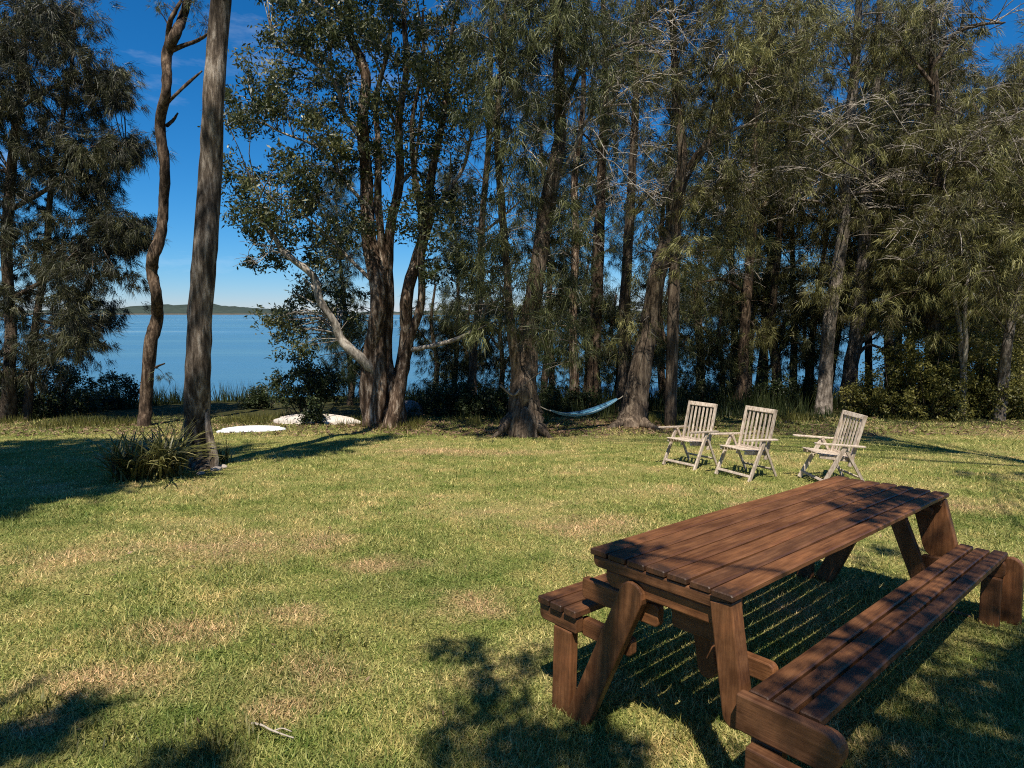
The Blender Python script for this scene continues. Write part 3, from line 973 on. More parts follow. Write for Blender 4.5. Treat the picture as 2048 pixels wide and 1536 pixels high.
# the leaning forked tree
LEAN_FOL = [(1340, 40, 120, 70, 36), (1450, 80, 110, 80, 36), (1560, 50, 100, 80, 30), (1290, 170, 60, 60, 12), (1420, 200, 80, 70, 20), (1520, 180, 90, 80, 26), (1300, 420, 50, 50, 8),
            (1440, 400, 70, 50, 14), (1520, 330, 80, 60, 20), (1400, 520, 70, 50, 14), (1290, 640, 60, 40, 8), (1420, -60, 200, 60, 40), (1480, 480, 60, 60, 12), (1350, 300, 60, 60, 8)]
tree('leaning_tree', 'leaning she-oak that forks high up, holding the right end of the hammock', 14.0,
     [[(1262, 856, 74), (1266, 830, 60), (1272, 780, 54), (1285, 710, 50), (1302, 630, 46), (1322, 540, 42), (1340, 460, 38), (1354, 390, 34), (1364, 320, 24), (1358, 250, 21), (1350, 170, 18), (1346, 80, 15), (1342, -20, 12), (1336, -140, 6)],
      [(1352, 420, 26), (1372, 350, 23), (1410, 290, 20), (1450, 225, 18), (1490, 160, 15), (1530, 100, 12), (1565, 30, 9), (1600, -50, 5)]],
     [[(1420, 282, 9), (1470, 258, 8), (1530, 245, 8), (1590, 250, 7), (1640, 280, 6), (1690, 320, 5), (1740, 350, 3)], [(1350, 420, 9), (1400, 385, 7), (1450, 376, 5), (1500, 382, 3)],
      [(1240, 846, 20, -0.3), (1215, 858, 10, -0.6), (1195, 862, 6, -0.8)], [(1285, 846, 26, -0.3), (1310, 856, 12, -0.5), (1340, 862, 6, -0.6)]],
     LEAN_FOL, B_OAK, L_OLIVE, 'needle', 16, clump_r=0.40, per=160, size=1.0, dspread=0.9, flute=0.08, tint=0.45, sprays=28, dens=0.72, limb_bark=B_GREY, girth=0.80)

# thinner trunks along the shore
def thin(label, Y, tr, lim, fol, bark, leaf, seed, **k):
    kw = dict(clump_r=0.36, per=150, size=1.0, dspread=1.0, sprays=34 if 25 <= seed < 50 else 14, dens=0.74 if seed < 25 else (0.72 if seed < 27 else 0.92))
    kw.update(k)
    return tree('slender_tree', label, Y, tr if isinstance(tr[0], list) else [tr], lim, fol, bark, leaf, 'needle', seed, **kw)


GR = 'slender trees standing between the lawn and the lake'
thin('slender dark tree seen just right of the many stemmed paperbark', 17.5,
     [(945, 800, 18), (948, 700, 15), (958, 580, 14), (962, 450, 13), (975, 300, 11), (985, 150, 9), (990, 0, 7), (995, -150, 4)], [[(960, 470, 6), (1000, 440, 5), (1040, 400, 3)]],
     [(940, 330, 60, 60, 10), (1010, 180, 70, 90, 18), (960, 500, 60, 50, 12), (990, 20, 90, 90, 24)], B_OAK, L_OAK, 21, group=GR)
thin('slender reddish tree standing above the middle of the hammock', 18.0,
     [(1150, 800, 22), (1148, 720, 18), (1147, 620, 17), (1150, 480, 15), (1146, 360, 13), (1160, 220, 10), (1165, 80, 8), (1170, -80, 4)], [[(1148, 500, 6), (1180, 440, 4), (1200, 400, 3)]],
     [(1160, 560, 60, 60, 12), (1140, 660, 60, 40, 12), (1170, 250, 60, 80, 10), (1160, 60, 90, 90, 24), (1120, 470, 40, 40, 6)], B_PAPER, L_OAK, 22, group=GR)
thin('slender brown tree just left of the hammock rope and leaning tree', 18.5,
     [(1183, 800, 26), (1186, 720, 24), (1192, 600, 23), (1198, 470, 20), (1204, 350, 17), (1208, 220, 14), (1206, 90, 11), (1204, -60, 7)], [[(1204, 330, 7), (1180, 280, 5), (1150, 260, 3)], [(1206, 200, 6), (1240, 130, 4), (1280, 100, 3)]],
     [(1200, 620, 50, 40, 8), (1210, 120, 100, 100, 30), (1230, 700, 60, 40, 12), (1240, 350, 50, 60, 6)], B_BENT, L_OAK, 23, group=GR)
thin('slender straight tree seen right behind the foot of the leaning tree', 17.0,
     [(1243, 800, 26), (1247, 720, 24), (1253, 600, 22), (1258, 470, 19), (1262, 340, 16), (1270, 200, 13), (1275, 60, 10), (1280, -90, 6)], [[(1258, 450, 6), (1290, 400, 5), (1330, 380, 3)]],
     [(1280, 100, 90, 90, 26), (1270, 560, 50, 50, 8), (1250, 250, 40, 60, 6), (1300, 700, 60, 40, 12)], B_OAK, L_OLIVE, 24, group=GR)
thin('slender brown tree rising behind the gap between the first two chairs', 18.6,
     [(1474, 816, 28), (1480, 760, 22), (1488, 680, 20), (1497, 560, 18), (1505, 420, 16), (1510, 280, 13), (1518, 140, 10), (1526, 0, 7), (1530, -120, 4)], [[(1495, 590, 8), (1450, 560, 6), (1400, 565, 4)], [(1505, 430, 7), (1560, 380, 5), (1600, 370, 3)]],
     [(1500, 60, 110, 100, 36), (1540, 420, 70, 70, 16), (1440, 590, 60, 40, 14), (1500, 640, 70, 45, 14), (1560, 240, 80, 80, 24)], B_BENT, L_OLIVE, 25, group=GR)
thin('dark crooked tree just left of the pale trunked pair behind the chairs', 20.0,
     [(1552, 812, 24), (1550, 740, 18), (1540, 650, 16), (1552, 540, 15), (1560, 420, 13), (1575, 280, 11), (1590, 130, 8), (1600, -40, 5)], [[(1545, 690, 10), (1500, 640, 8), (1470, 600, 5)], [(1548, 720, 9), (1580, 660, 7), (1600, 600, 4)]],
     [(1570, 520, 70, 70, 18), (1600, 330, 80, 90, 28), (1590, 120, 100, 100, 36), (1520, 700, 60, 40, 10), (1620, 640, 60, 60, 14)], B_OAK, L_OAK, 26, group=GR)
thin('pale grey trunk with a reddish foot, straight above the gap beside the third chair', 16.8,
     [(1646, 830, 40), (1650, 790, 29), (1656, 720, 26), (1664, 640, 25), (1676, 540, 23), (1688, 440, 21), (1696, 330, 18), (1704, 200, 18), (1714, 60, 13), (1722, -90, 8)],
     [[(1690, 430, 8), (1640, 405, 6), (1580, 398, 3)], [(1700, 260, 9), (1770, 220, 7), (1850, 210, 5), (1930, 230, 3)], [(1692, 390, 9), (1760, 380, 7), (1850, 385, 6), (1940, 370, 3)]],
     [(1700, 80, 120, 100, 44), (1640, 330, 80, 80, 24), (1760, 270, 90, 80, 28), (1650, 560, 60, 60, 12), (1760, 420, 80, 60, 20)], B_GREY, L_OLIVE, 27, group=GR)
thin('pale trunk leaning right, second of the pale pair behind the third chair', 18.2,
     [(1694, 815, 32), (1702, 740, 28), (1714, 650, 26), (1724, 550, 24), (1730, 440, 21), (1736, 320, 18), (1748, 180, 14), (1760, 30, 10), (1770, -120, 5)],
     [[(1716, 690, 9), (1760, 660, 8), (1800, 650, 6), (1850, 640, 3)], [(1706, 720, 8), (1740, 690, 6), (1780, 710, 4)], [(1734, 380, 8), (1800, 330, 6), (1870, 290, 3)]],
     [(1790, 100, 110, 110, 44), (1800, 520, 80, 80, 24), (1720, 600, 70, 60, 14), (1830, 300, 90, 90, 36)], B_GREY, L_OLIVE, 28, group=GR)
thin('thin forked pale stem standing in the yellow green shrubs', 15.3,
     [[(1924, 800, 14), (1926, 740, 12), (1922, 690, 10), (1914, 630, 8), (1905, 560, 6), (1900, 480, 4)], [(1926, 745, 10), (1934, 690, 8), (1932, 620, 7), (1936, 540, 5), (1945, 440, 3)]], [],
     [(1900, 470, 80, 80, 26), (1950, 420, 80, 70, 26)], B_PALE, L_OLIVE, 29, group=GR)
thin('pale thin trunk leaning out of the picture at the far right edge', 14.9,
     [(1998, 838, 22), (2004, 760, 20), (2014, 690, 18), (2026, 620, 17), (2040, 540, 15), (2056, 430, 12), (2070, 300, 10), (2080, 150, 7), (2090, 0, 4)], [[(2020, 650, 7), (2046, 630, 5), (2080, 600, 3)], [(2060, 400, 8), (1980, 340, 5), (1900, 330, 3)]],
     [(2000, 420, 80, 80, 34), (2080, 330, 100, 110, 50), (1980, 560, 70, 60, 24), (2070, 560, 60, 90, 30)], B_GREY, L_OLIVE, 30, group=GR)
thin('tall feathery she-oak filling the top right of the wood', 16.5,
     [(1860, 815, 30), (1862, 700, 26), (1866, 560, 24), (1870, 420, 21), (1872, 280, 18), (1868, 140, 14), (1862, 0, 10), (1858, -140, 5)],
     [[(1868, 130, 8), (1910, 70, 6), (1960, 50, 5), (2010, 45, 3)], [(1870, 300, 8), (1930, 260, 6), (1990, 290, 3)], [(1866, 170, 8), (1810, 100, 6), (1780, 60, 3)]],
     [(1860, 60, 110, 90, 40), (1950, 250, 90, 60, 28), (1880, 330, 110, 80, 46), (1930, 120, 50, 50, 6), (1860, 500, 110, 80, 44), (1840, 620, 90, 60, 28), (1940, 650, 80, 60, 26)], B_OAK, L_OLIVE, 31, group=GR)

SG = 'saplings and understorey trees by the water'
for k, (px, Y, top, w, lab) in enumerate([
        (868, 19.5, 600, 55, 'sapling just right of the paperbark, seen against the lake'),
        (935, 20.5, 640, 60, 'sapling left of the wide footed hammock tree'),
        (1000, 19.0, 610, 50, 'sapling right behind the wide footed hammock tree'),
        (1100, 19.6, 600, 60, 'sapling over the left end of the hammock'),
        (1170, 21.0, 560, 60, 'sapling over the right end of the hammock'),
        (1230, 19.4, 620, 50, 'sapling close behind the left side of the leaning tree'),
        (1330, 19.0, 600, 60, 'sapling just right of the foot of the leaning tree'),
        (1395, 20.2, 560, 70, 'sapling behind the leftmost chair'),
        (1440, 19.2, 640, 50, 'sapling between the leftmost and middle chairs'),
        (1530, 20.6, 560, 70, 'sapling behind the middle chair'),
        (1610, 19.4, 620, 60, 'sapling just left of the pale grey trunk'),
        (700, 20.0, 660, 50, 'sapling left of the paperbark foot, in front of the lake')]):
    h = 780 - top
    thin(lab, Y, [(px, 800, 13), (px + 6, 800 - 0.4 * h, 10), (px - 4, 780 - 0.75 * h, 7), (px + 5, top - 30, 4)], [[(px + 5, 740, 5), (px + w * 0.6, 690, 4), (px + w, 660, 2)], [(px, 700, 5), (px - w * 0.6, 660, 4), (px - w, 640, 2)]],
         [(px, top + 0.28 * h, w * 1.1, h * 0.40, 42), (px, top + 0.75 * h, w * 1.1, h * 0.28, 26)], B_OAK, (L_OAK, L_DARK)[k % 2], 300 + k, group=SG, sprays=0, clump_r=0.34, per=130, dspread=0.5)

# back row: copies of four she-oaks, their parts with them
def copy_tree(o, loc, rot, sc, label=None):
    c = o.copy()
    COL.objects.link(c)
    c.location, c.rotation_euler, c.scale = loc, (0, 0, rot), (sc, sc, sc)
    if label:
        c['label'] = label
    for ch in o.children:
        d = ch.copy()
        COL.objects.link(d)
        d.parent = c
        d.matrix_parent_inverse = ch.matrix_parent_inverse.copy()
    return c


BACK_LABEL = 'she-oak of the shady back row, lost among the other trunks by the water'
BG = 'back row of she-oaks by the water'


def back_proto(seed, leaf, bark):
    r = np.random.default_rng(seed)
    root = thing('back_tree', (0, 0, 0), BACK_LABEL, 'tree', BG)
    H = r.uniform(9.5, 11.5)
    z = np.linspace(-0.3, H, 14)
    P = np.stack([0.25 * np.sin(z * 0.4 + seed) - 0.25 * math.sin(seed), 0.2 * np.cos(z * 0.33 + seed) - 0.2 * math.cos(seed), z], -1)
    g = Geo()
    tube(g, P, np.linspace(0.15, 0.02, 14), 9, 0.05, 0.05, seed)
    g.build('trunk', bark, root)
    gt, gl = Geo(), Geo()
    for k in range(105):
        hz = H * (0.24 + 0.76 * r.uniform() ** 0.85)
        a = P[np.argmin(abs(P[:, 2] - hz * 0.93))]
        rad = (0.35 + 1.75 * r.uniform()) * (1.15 - 0.7 * hz / H)
        th = r.uniform(0, 6.28)
        c = np.array([a[0] + rad * math.cos(th), a[1] + rad * math.sin(th), hz + r.normal(0, 0.25)])
        tube(gt, twig_path(a, c, r, 0.1), np.linspace(0.02, 0.005, 5), 4)
        ns, m, cr = 9, 260, 0.42
        so = c + r.normal(0, 1, (ns, 3)) * cr * np.array([0.6, 0.6, 0.45])
        ax = unit(so - c + np.array([0, 0, -0.35]) * cr)
        ax[:, 2] -= 0.5
        w = r.integers(0, ns, m)
        needles(gl, so[w] + r.normal(0, 0.06, (m, 3)), ax[w], 0.28, 0.013, 0.36, r, np.clip(0.45 + r.normal(0, 0.14), 0, 1))
    tag(gt.build('twigs', bark, root), kind='stuff')
    tag(gl.build('crown', leaf, root, smooth=False), kind='stuff')
    return root


protos = [back_proto(41, L_OAK, B_OAK), back_proto(42, L_OLIVE, B_OAK), back_proto(43, L_OLIVE, B_GREY)]
back_spots = []   # (pixel x, forward distance, proto)
for k, (px, Y) in enumerate([(700, 22.0), (905, 21.6), (1085, 22.3), (1200, 22.6), (1330, 21.0), (1410, 21.0), (1470, 22.8), (1500, 20.4), (1520, 22.5), (1590, 21.5),
                             (1625, 20.0), (1660, 22.5), (1745, 20.6), (1790, 19.5), (1830, 21.5), (1880, 19.5), (1925, 20.8), (1965, 18.8), (2015, 20.0), (2060, 19.0), (2110, 20.6), (2160, 18.5), (2220, 19.5),
                             (1800, 23.0), (1900, 23.5), (2000, 23.0), (2100, 23.5), (2240, 23.0)]):
    back_spots.append((px, Y, (0 if px < 1450 else (1 + k % 2))))
used = set()
for k, (px, Y, pi) in enumerate(back_spots):
    p = at(px, 700, Y)
    loc = (p[0], p[1], float(ground_z(p[0], p[1])))
    rr = random.uniform(0, 6.28)
    sc = random.uniform(0.85, 1.15) * (0.8 if px < 1000 else 1.0)
    if pi not in used:
        used.add(pi)
        protos[pi].location, protos[pi].rotation_euler, protos[pi].scale = loc, (0, 0, rr), (sc, sc, sc)
    else:
        copy_tree(protos[pi], loc, rr, sc)

for k, (x, y) in enumerate([(-14, -9), (-9.5, -12), (-5, -9.5), (-1, -13), (3, -10), (7, -12.5), (11, -9), (14.5, -5), (16.5, 1), (-16, -3), (-17.5, 3), (0.5, -17), (9, -17), (-8, -17)]):  # out of view, added to block skylight and deepen the shadows
    c = copy_tree(protos[k % 3], (x, y, float(ground_z(x, y))), k * 1.7, 1.1, 'tall unseen she-oak added round the viewpoint to cut sky fill')
    c['group'] = 'unseen trees added round the viewpoint to cut sky fill'

# ------------------------------------------------------------------ shrubs and undergrowth
def bush(name, label, px, Y, w, h, n, leaf, seed, group=None, size=1.0, stem_h=0.0, cat='shrub'):
    r = np.random.default_rng(seed)
    p = at(px, 800, Y)
    b0 = np.array([p[0], p[1], float(ground_z(p[0], p[1]))])
    root = thing(name, b0, label, cat, group)
    gs, gl = Geo(), Geo()
    for k in range(n):
        th, q = r.uniform(0, 6.28), math.sqrt(r.uniform())
        hz = stem_h + (h - stem_h) * r.uniform(0.05, 1.0) * (1 - 0.45 * q * q)
        c = np.array([w / 2 * q * math.cos(th), w / 2 * q * math.sin(th) * 0.8, hz])
        base = np.array([c[0] * 0.25, c[1] * 0.25, -0.1])
        if k % 3 == 0:
            tube(gs, smooth_path(np.array([base, (base + c) / 2 + r.normal(0, 0.05, 3), c]), 5), np.linspace(0.018, 0.005, 5), 4)
        m = 70
        cr = 0.2
        sh = unit(r.normal(size=(4, 3)))
        w_ = r.integers(0, 4, m)
        pc = c + sh[w_] * (r.uniform(0.1, 1, m) * cr)[:, None] + r.normal(0, 0.05, (m, 3))
        leaves(gl, pc, 0.085 * size, 0.036 * size, 0.2, r, np.clip(0.5 + r.normal(0, 0.15), 0, 1))
    gs.build('stems', B_OAK, root)
    tag(gl.build('foliage', leaf, root, smooth=False), kind='stuff')
    return root


bush('shrub', 'dark leafy shrub in front of the upturned boat', 615, 15.7, 1.8, 1.5, 100, L_DARK, 51, stem_h=0.35)
bush('shrub', 'small dark plant growing right in front of the upturned dinghy', 628, 14.05, 0.5, 0.6, 16, L_DARK, 49)
bush('shrub', 'low dim shrub on the shore just left of the shrub behind the upturned boat', 515, 18.4, 1.1, 0.6, 40, L_DARK, 50)
bush('shrub', 'small dark shrub at the water left of the bent trunk', 235, 19.0, 1.5, 1.15, 60, L_DARK, 52)
bush('shrub', 'low dark shrub under the left she-oak beside the water', 90, 16.4, 2.8, 1.5, 130, L_DARK, 53)
bush('shrub', 'low dark shrub at the left picture edge under the she-oak', -20, 15.8, 2.2, 1.6, 90, L_DARK, 59)
bush('shrub', 'dark shrub between the paperbark and the wide footed tree', 900, 16.6, 2.2, 0.9, 80, L_DARK, 54)
bush('shrub', 'low dark shrub just left of the wide footed hammock tree', 985, 16.0, 1.4, 0.75, 46, L_DARK, 55)
bush('shrub', 'dim shrub behind the middle of the hammock', 1130, 17.5, 2.0, 0.8, 60, L_DARK, 56)
bush('shrub', 'dim shrub behind the first chair at the foot of the wood', 1400, 18.5, 2.2, 0.8, 60, L_DARK, 57)
bush('shrub', 'dark shrub between the slender brown tree and the pale trunk', 1580, 18.6, 2.4, 1.0, 80, L_DARK, 58)
HG = 'yellow green shrubs along the right edge of the lawn'
for k, (px, Y, w, h, lab) in enumerate([
        (1745, 16.4, 1.5, 1.1, 'low yellow green shrub just right of the third chair'),
        (1800, 16.0, 2.0, 2.0, 'yellow green shrub at the left end of the bushy bank'),
        (1862, 15.6, 1.9, 2.7, 'yellow green shrub around the foot of the tall feathery she-oak'),
        (1930, 15.8, 2.2, 2.1, 'yellow green shrub growing round the thin forked stem'),
        (1985, 15.3, 1.5, 2.4, 'yellow green shrub just left of the thin leaning trunk at the edge'),
        (2045, 15.5, 2.0, 2.2, 'yellow green shrub behind the thin leaning trunk, cut by the picture edge'),
        (1840, 18.2, 2.4, 2.8, 'tall shrub rising behind the left part of the bushy bank'),
        (1950, 18.0, 2.4, 3.0, 'tall shrub rising behind the middle of the bushy bank'),
        (2060, 17.6, 2.4, 3.0, 'tall shrub rising behind the right end of the bushy bank')]):
    bush('shrub', lab, px, Y, w, h, int(36 * w * h / 1.6), L_HEDGE if k < 6 else L_OLIVE, 60 + k, HG, 0.95)


def build_blades(name, label, pos, hgt, wid, mat, lean, seed, tint):
    r = np.random.default_rng(seed)
    n = len(pos)
    d = r.normal(0, lean, (n, 3))
    d[:, 2] = 1
    d = unit(d)
    th = r.uniform(0, 6.28, n)
    s = np.stack([np.cos(th), np.sin(th), np.zeros(n)], -1) * (wid[:, None] * 0.5)
    tip = pos + d * hgt[:, None]
    V = np.stack([pos + s, pos - s, tip], 1).reshape(-1, 3)
    g = Geo()
    g.add(V, np.arange(3 * n).reshape(-1, 3), tint)
    return tag(g.build(name, mat, smooth=False), label, kind='stuff')


def scatter_reeds():
    r = np.random.default_rng(70)
    n = 34000
    x = r.uniform(-17, 15, n)
    y = r.uniform(15.2, 22.6, n)
    keep = ~((x > -11.5) & (x < -4.0) & (y < 21.6) & (y > 13))          # open bank in front of the boats
    clump = np.sin(x * 1.7 + 2) * np.sin(y * 1.3 + x * 0.6) + 0.5 * np.sin(x * 4.1) * np.sin(y * 3.7)
    keep &= clump > -0.25
    keep &= (y > 15.0 + 0.5 * np.sin(x * 0.9))
    x, y = x[keep], y[keep]
    z = ground_z(x, y)
    h = r.uniform(0.25, 0.75, len(x)) * np.clip((y - 14.6) / 2.5, 0.35, 1.2)
    build_blades('reeds', 'dark reeds and undergrowth along the lake shore', np.stack([x, y, z - 0.02], -1), h, np.full(len(x), 0.03), L_REED, 0.25, 71,
                 np.clip(r.normal(0.45, 0.2, len(x)), 0, 1))


scatter_reeds()


def scatter_edge_grass():
    """longer grass where the lawn ends"""
    r = np.random.default_rng(72)
    n = 22000
    x = r.uniform(-14, 16, n)
    y = r.normal(0, 0.5, n) + 14.6 + 0.5 * np.sin(x * 0.8) + np.where(x > 6, 1.0, 0)
    keep = (np.sin(x * 1.9 + 1) + 0.6 * np.sin(x * 4.7) > -0.2) & (y > 12.6)
    x, y = x[keep], y[keep]
    build_blades('edge_grass', 'longer green grass where the lawn meets the trees', np.stack([x, y, ground_z(x, y) - 0.01], -1), r.uniform(0.08, 0.26, len(x)),
                 np.full(len(x), 0.016), L_HEDGE, 0.35, 73, np.clip(r.normal(0.4, 0.2, len(x)), 0, 1))


scatter_edge_grass()


def scatter_lawn():
    r = np.random.default_rng(74)
    n = 400000
    d = 1.7 * (16.0 / 1.7) ** r.uniform(0, 1, n)                       # even in log distance: dense near, sparse far
    x = d * r.uniform(-1.08, 1.08, n)
    y = d
    z = ground_z(x, y)
    patch = 0.5 + 0.5 * np.sin(x * 2.1 + 1.3 * np.sin(y * 1.7)) * np.sin(y * 2.3 + 1.1 * np.sin(x * 1.3))
    h = (0.024 + 0.030 * r.uniform(0, 1, n) ** 2) * (0.75 + 0.5 * patch)
    w = 0.0042 + 0.0012 * d
    build_blades('grass', 'short patchy green and straw coloured lawn grass', np.stack([x, y, z - 0.004], -1), h * (1 + 0.02 * d), w, M_BLADE, 1.0, 75,
                 np.clip(r.normal(0.52, 0.30, n), 0, 1))


scatter_lawn()


def scatter_long_grass():
    r = np.random.default_rng(76)
    n = 42000
    d = 1.8 * (6.5 / 1.8) ** r.uniform(0, 1, n)
    x = d * r.uniform(-1.05, 1.05, n)
    y = d
    pat = np.sin(x * 3.1 + 2.0 * np.sin(y * 2.3 + 0.4)) * np.sin(y * 3.7 + 1.5 * np.sin(x * 2.1)) + 0.5 * np.sin(x * 7.3 + y * 5.1)
    keep = pat > 0.35 + 0.10 * (y - 2)
    x, y, d = x[keep], y[keep], d[keep]
    k = len(x)
    build_blades('long_grass', 'longer green grass in irregular patches on the near lawn', np.stack([x, y, ground_z(x, y) - 0.004], -1), r.uniform(0.035, 0.085, k), 0.004 + 0.001 * d, L_LAWN, 0.6, 77,
                 np.clip(r.normal(0.5, 0.25, k), 0, 1))


scatter_long_grass()


def scatter_litter():
    r = np.random.default_rng(78)
    n = 8000
    x = r.uniform(-13, 14, n)
    y = 12.2 + np.abs(r.normal(0, 1.6, n))
    q = r.integers(0, 3, n) == 0
    bx, by = np.array([[0.2, 12.6], [2.7, 13.9], [-2.9, 14.0]])[r.integers(0, 3, n)].T
    x = np.where(q, bx + r.normal(0, 0.7, n), x)
    y = np.where(q, by + r.normal(0, 0.5, n) + 0.2, y)
    m = 700
    x = np.concatenate([x, r.uniform(-7, 8, m)])
    y = np.concatenate([y, r.uniform(2, 12, m)])
    n += m
    c = np.stack([x, y, ground_z(x, y) + 0.022], -1)
    th = r.uniform(0, 6.28, n)
    d = np.stack([np.cos(th), np.sin(th), r.normal(0, 0.3, n)], -1) * (r.uniform(0.03, 0.08, n) * np.where(y < 11.9, 0.32, 1))[:, None]
    s_ = np.stack([-np.sin(th), np.cos(th), r.normal(0, 0.5, n)], -1) * (r.uniform(0.008, 0.018, n) * np.where(y < 11.9, 0.4, 1))[:, None]
    V = np.stack([c - d, c + s_, c + d, c - s_], 1).reshape(-1, 3)
    g = Geo()
    g.add(V, np.arange(4 * n).reshape(-1, 4), np.clip(r.normal(0.5, 0.25, n), 0, 1))
    tag(g.build('leaf_litter', L_LITTER, smooth=False), 'fallen brown leaves and bark under the trees', kind='stuff')


scatter_litter()


def tuft(name, label, px, py, n, h, w, leaf, seed, spread=0.08, lean=0.5, group=None, cat='grass tuft'):
    r = np.random.default_rng(seed)
    b = on_lawn(px, py)
    b[2] = ground_z(b[0], b[1])
    root = thing(name, b, label, cat, group)
    g = Geo()
    for k in range(n):
        o = np.array([r.normal(0, spread), r.normal(0, spread * 0.8), -0.01])
        th = r.uniform(0, 6.28)
        L = h * r.uniform(0.6, 1.25)
        le = lean * r.uniform(0.3, 1.5)
        dr = np.array([math.cos(th), math.sin(th), 0])
        sd = np.array([-math.sin(th), math.cos(th), 0])
        t = np.linspace(0, 1, 5)
        P = o + np.outer(t * L * le * (0.4 + 0.6 * t), dr) + np.outer(L * (t - 0.42 * le * t ** 2), [0, 0, 1])
        W = w * np.array([0.8, 1, 0.85, 0.5, 0.06]) / 2
        V = np.concatenate([P + np.outer(W, sd), P - np.outer(W, sd)])
        F = np.array([[i, i + 1, i + 6, i + 5] for i in range(4)])
        g.add(V, F, np.full(4, np.clip(r.normal(0.5, 0.22), 0, 1)))
    tag(g.build('leaves', leaf, root, smooth=True), kind='stuff')
    return root


# strappy plant: several crowns that make one clump, and the little one right of the gum
def strappy():
    r = np.random.default_rng(80)
    b = on_lawn(296, 962)
    b[2] = ground_z(b[0], b[1])
    root = thing('strappy_plant', b, 'clump of arching strappy leaves, green and straw, left of the straight gum', 'plant')
    g = Geo()
    for k in range(430):
        ci = r.integers(0, 7)
        cx = (-0.34, -0.2, -0.05, 0.1, 0.2, 0.0, 0.14)[ci]
        cy = (0.05, -0.1, 0.0, 0.1, 0.15, 0.3, 0.4)[ci]
        o = np.array([cx + r.normal(0, 0.07), cy + r.normal(0, 0.07), -0.02])
        th = r.uniform(0, 6.28)
        L = r.uniform(0.45, 0.95)
        le = r.uniform(0.3, 1.25)
        dr = np.array([math.cos(th), math.sin(th), 0])
        sd = np.array([-math.sin(th), math.cos(th), 0])
        t = np.linspace(0, 1, 7)
        P = o + np.outer(t * L * le * (0.3 + 0.6 * t), dr) + np.outer(L * (t - 0.50 * le * t ** 2.2), [0, 0, 1])
        P[:, 2] = np.maximum(P[:, 2], 0.012)
        W = r.uniform(0.018, 0.034) * np.array([0.7, 1, 1, 0.9, 0.75, 0.5, 0.05]) / 2
        tw = np.outer(W, sd + np.array([0, 0, 0.25]))
        V = np.concatenate([P + tw, P - tw])
        F = np.array([[i, i + 1, i + 8, i + 7] for i in range(6)])
        g.add(V, F, np.full(6, np.clip(r.normal(0.45, 0.24), 0, 1)))
    tag(g.build('leaves', L_STRAP, root), kind='stuff')


strappy()
tuft('strappy_plant', 'small dark strappy tuft tucked behind the right side of the straight gum', 445, 925, 60, 0.42, 0.02, L_STRAP, 81, 0.07, 0.6, cat='plant')
for k, (px, py, lab) in enumerate([(675, 1290, 'green grass tuft in the middle of the lawn left of the picnic table'), (210, 1480, 'green grass tuft near the lower left picture corner'),
                                   (400, 1500, 'green grass tuft at the bottom of the lawn, left of the pale stick'), (60, 1420, 'green grass tuft by the left picture edge in the shade'),
                                   (480, 1490, 'green grass tuft just left of the pale stick'), (1390, 1470, 'bright grass tuft at the foot of the right table post')]):
    tuft('grass_tuft', lab, px, py, 70, 0.085, 0.007, L_HEDGE, 90 + k, 0.085, 0.7, group='taller green tufts on the lawn')

# ------------------------------------------------------------------ the picnic table
YAW, TLONG, TCROSS = 0.849, 0.054, -0.03
tu = np.array([math.sin(YAW) * math.cos(TLONG), math.cos(YAW) * math.cos(TLONG), -math.sin(TLONG)])
tv = np.array([math.cos(YAW) * math.cos(TCROSS), -math.sin(YAW) * math.cos(TCROSS), -math.sin(TCROSS)])
tv = unit(tv - tu * (tv @ tu))
tw_ = -np.cross(tu, tv)
TOP_H, BENCH_H, TL, TWID = 0.787, 0.478, 2.66, 0.690
t_org = EYE + np.array([0.561, 2.368, -1.007]) - tw_ * TOP_H
table = bpy.data.objects.new('picnic_table', None)
COL.objects.link(table)
table.matrix_world = Matrix(((tu[0], -tv[0], tw_[0], t_org[0]), (tu[1], -tv[1], tw_[1], t_org[1]), (tu[2], -tv[2], tw_[2], t_org[2]), (0, 0, 0, 1)))
tag(table, 'brown timber picnic table with two attached slatted benches on the lawn', 'picnic table')
RT = random.Random(5)


def t_part(name, me, x=0.0):
    o = link(name, me, table)
    o.location = (x, 0, 0)
    return o


def plank(v0, v1, top, thick, x0, x1, name='board'):
    """a lengthwise board; worn and a little uneven"""
    bm = bmesh.new()
    n = 9
    prev = None
    w = v1 - v0
    rings = []
    for i in range(n):
        x = x0 + (x1 - x0) * i / (n - 1)
        dz, dy = RT.gauss(0, 0.0012), RT.gauss(0, 0.0009)
        b = 0.006
        prof = [(-v0 - b, top), (-v1 + b, top), (-v1, top - b), (-v1, top - thick), (-v0, top - thick), (-v0, top - b)]
        rings.append([bm.verts.new((x, p[0] + dy, p[1] + dz)) for p in prof])
    for a, b_ in zip(rings, rings[1:]):
        for k in range(6):
            bm.faces.new((a[k], a[(k + 1) % 6], b_[(k + 1) % 6], b_[k]))
    bm.faces.new(rings[0][::-1])
    bm.faces.new(rings[-1])
    bmesh.ops.recalc_face_normals(bm, faces=bm.faces)
    ends = [e for e in bm.edges if len(e.link_faces) == 2 and e.calc_face_angle(0) > 1.2]
    bmesh.ops.bevel(bm, geom=ends, offset=0.004, segments=1, affect='EDGES', clamp_overlap=True)
    me = bpy.data.meshes.new(name)
    bm.to_mesh(me)
    bm.free()
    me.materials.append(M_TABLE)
    return t_part(name, me)


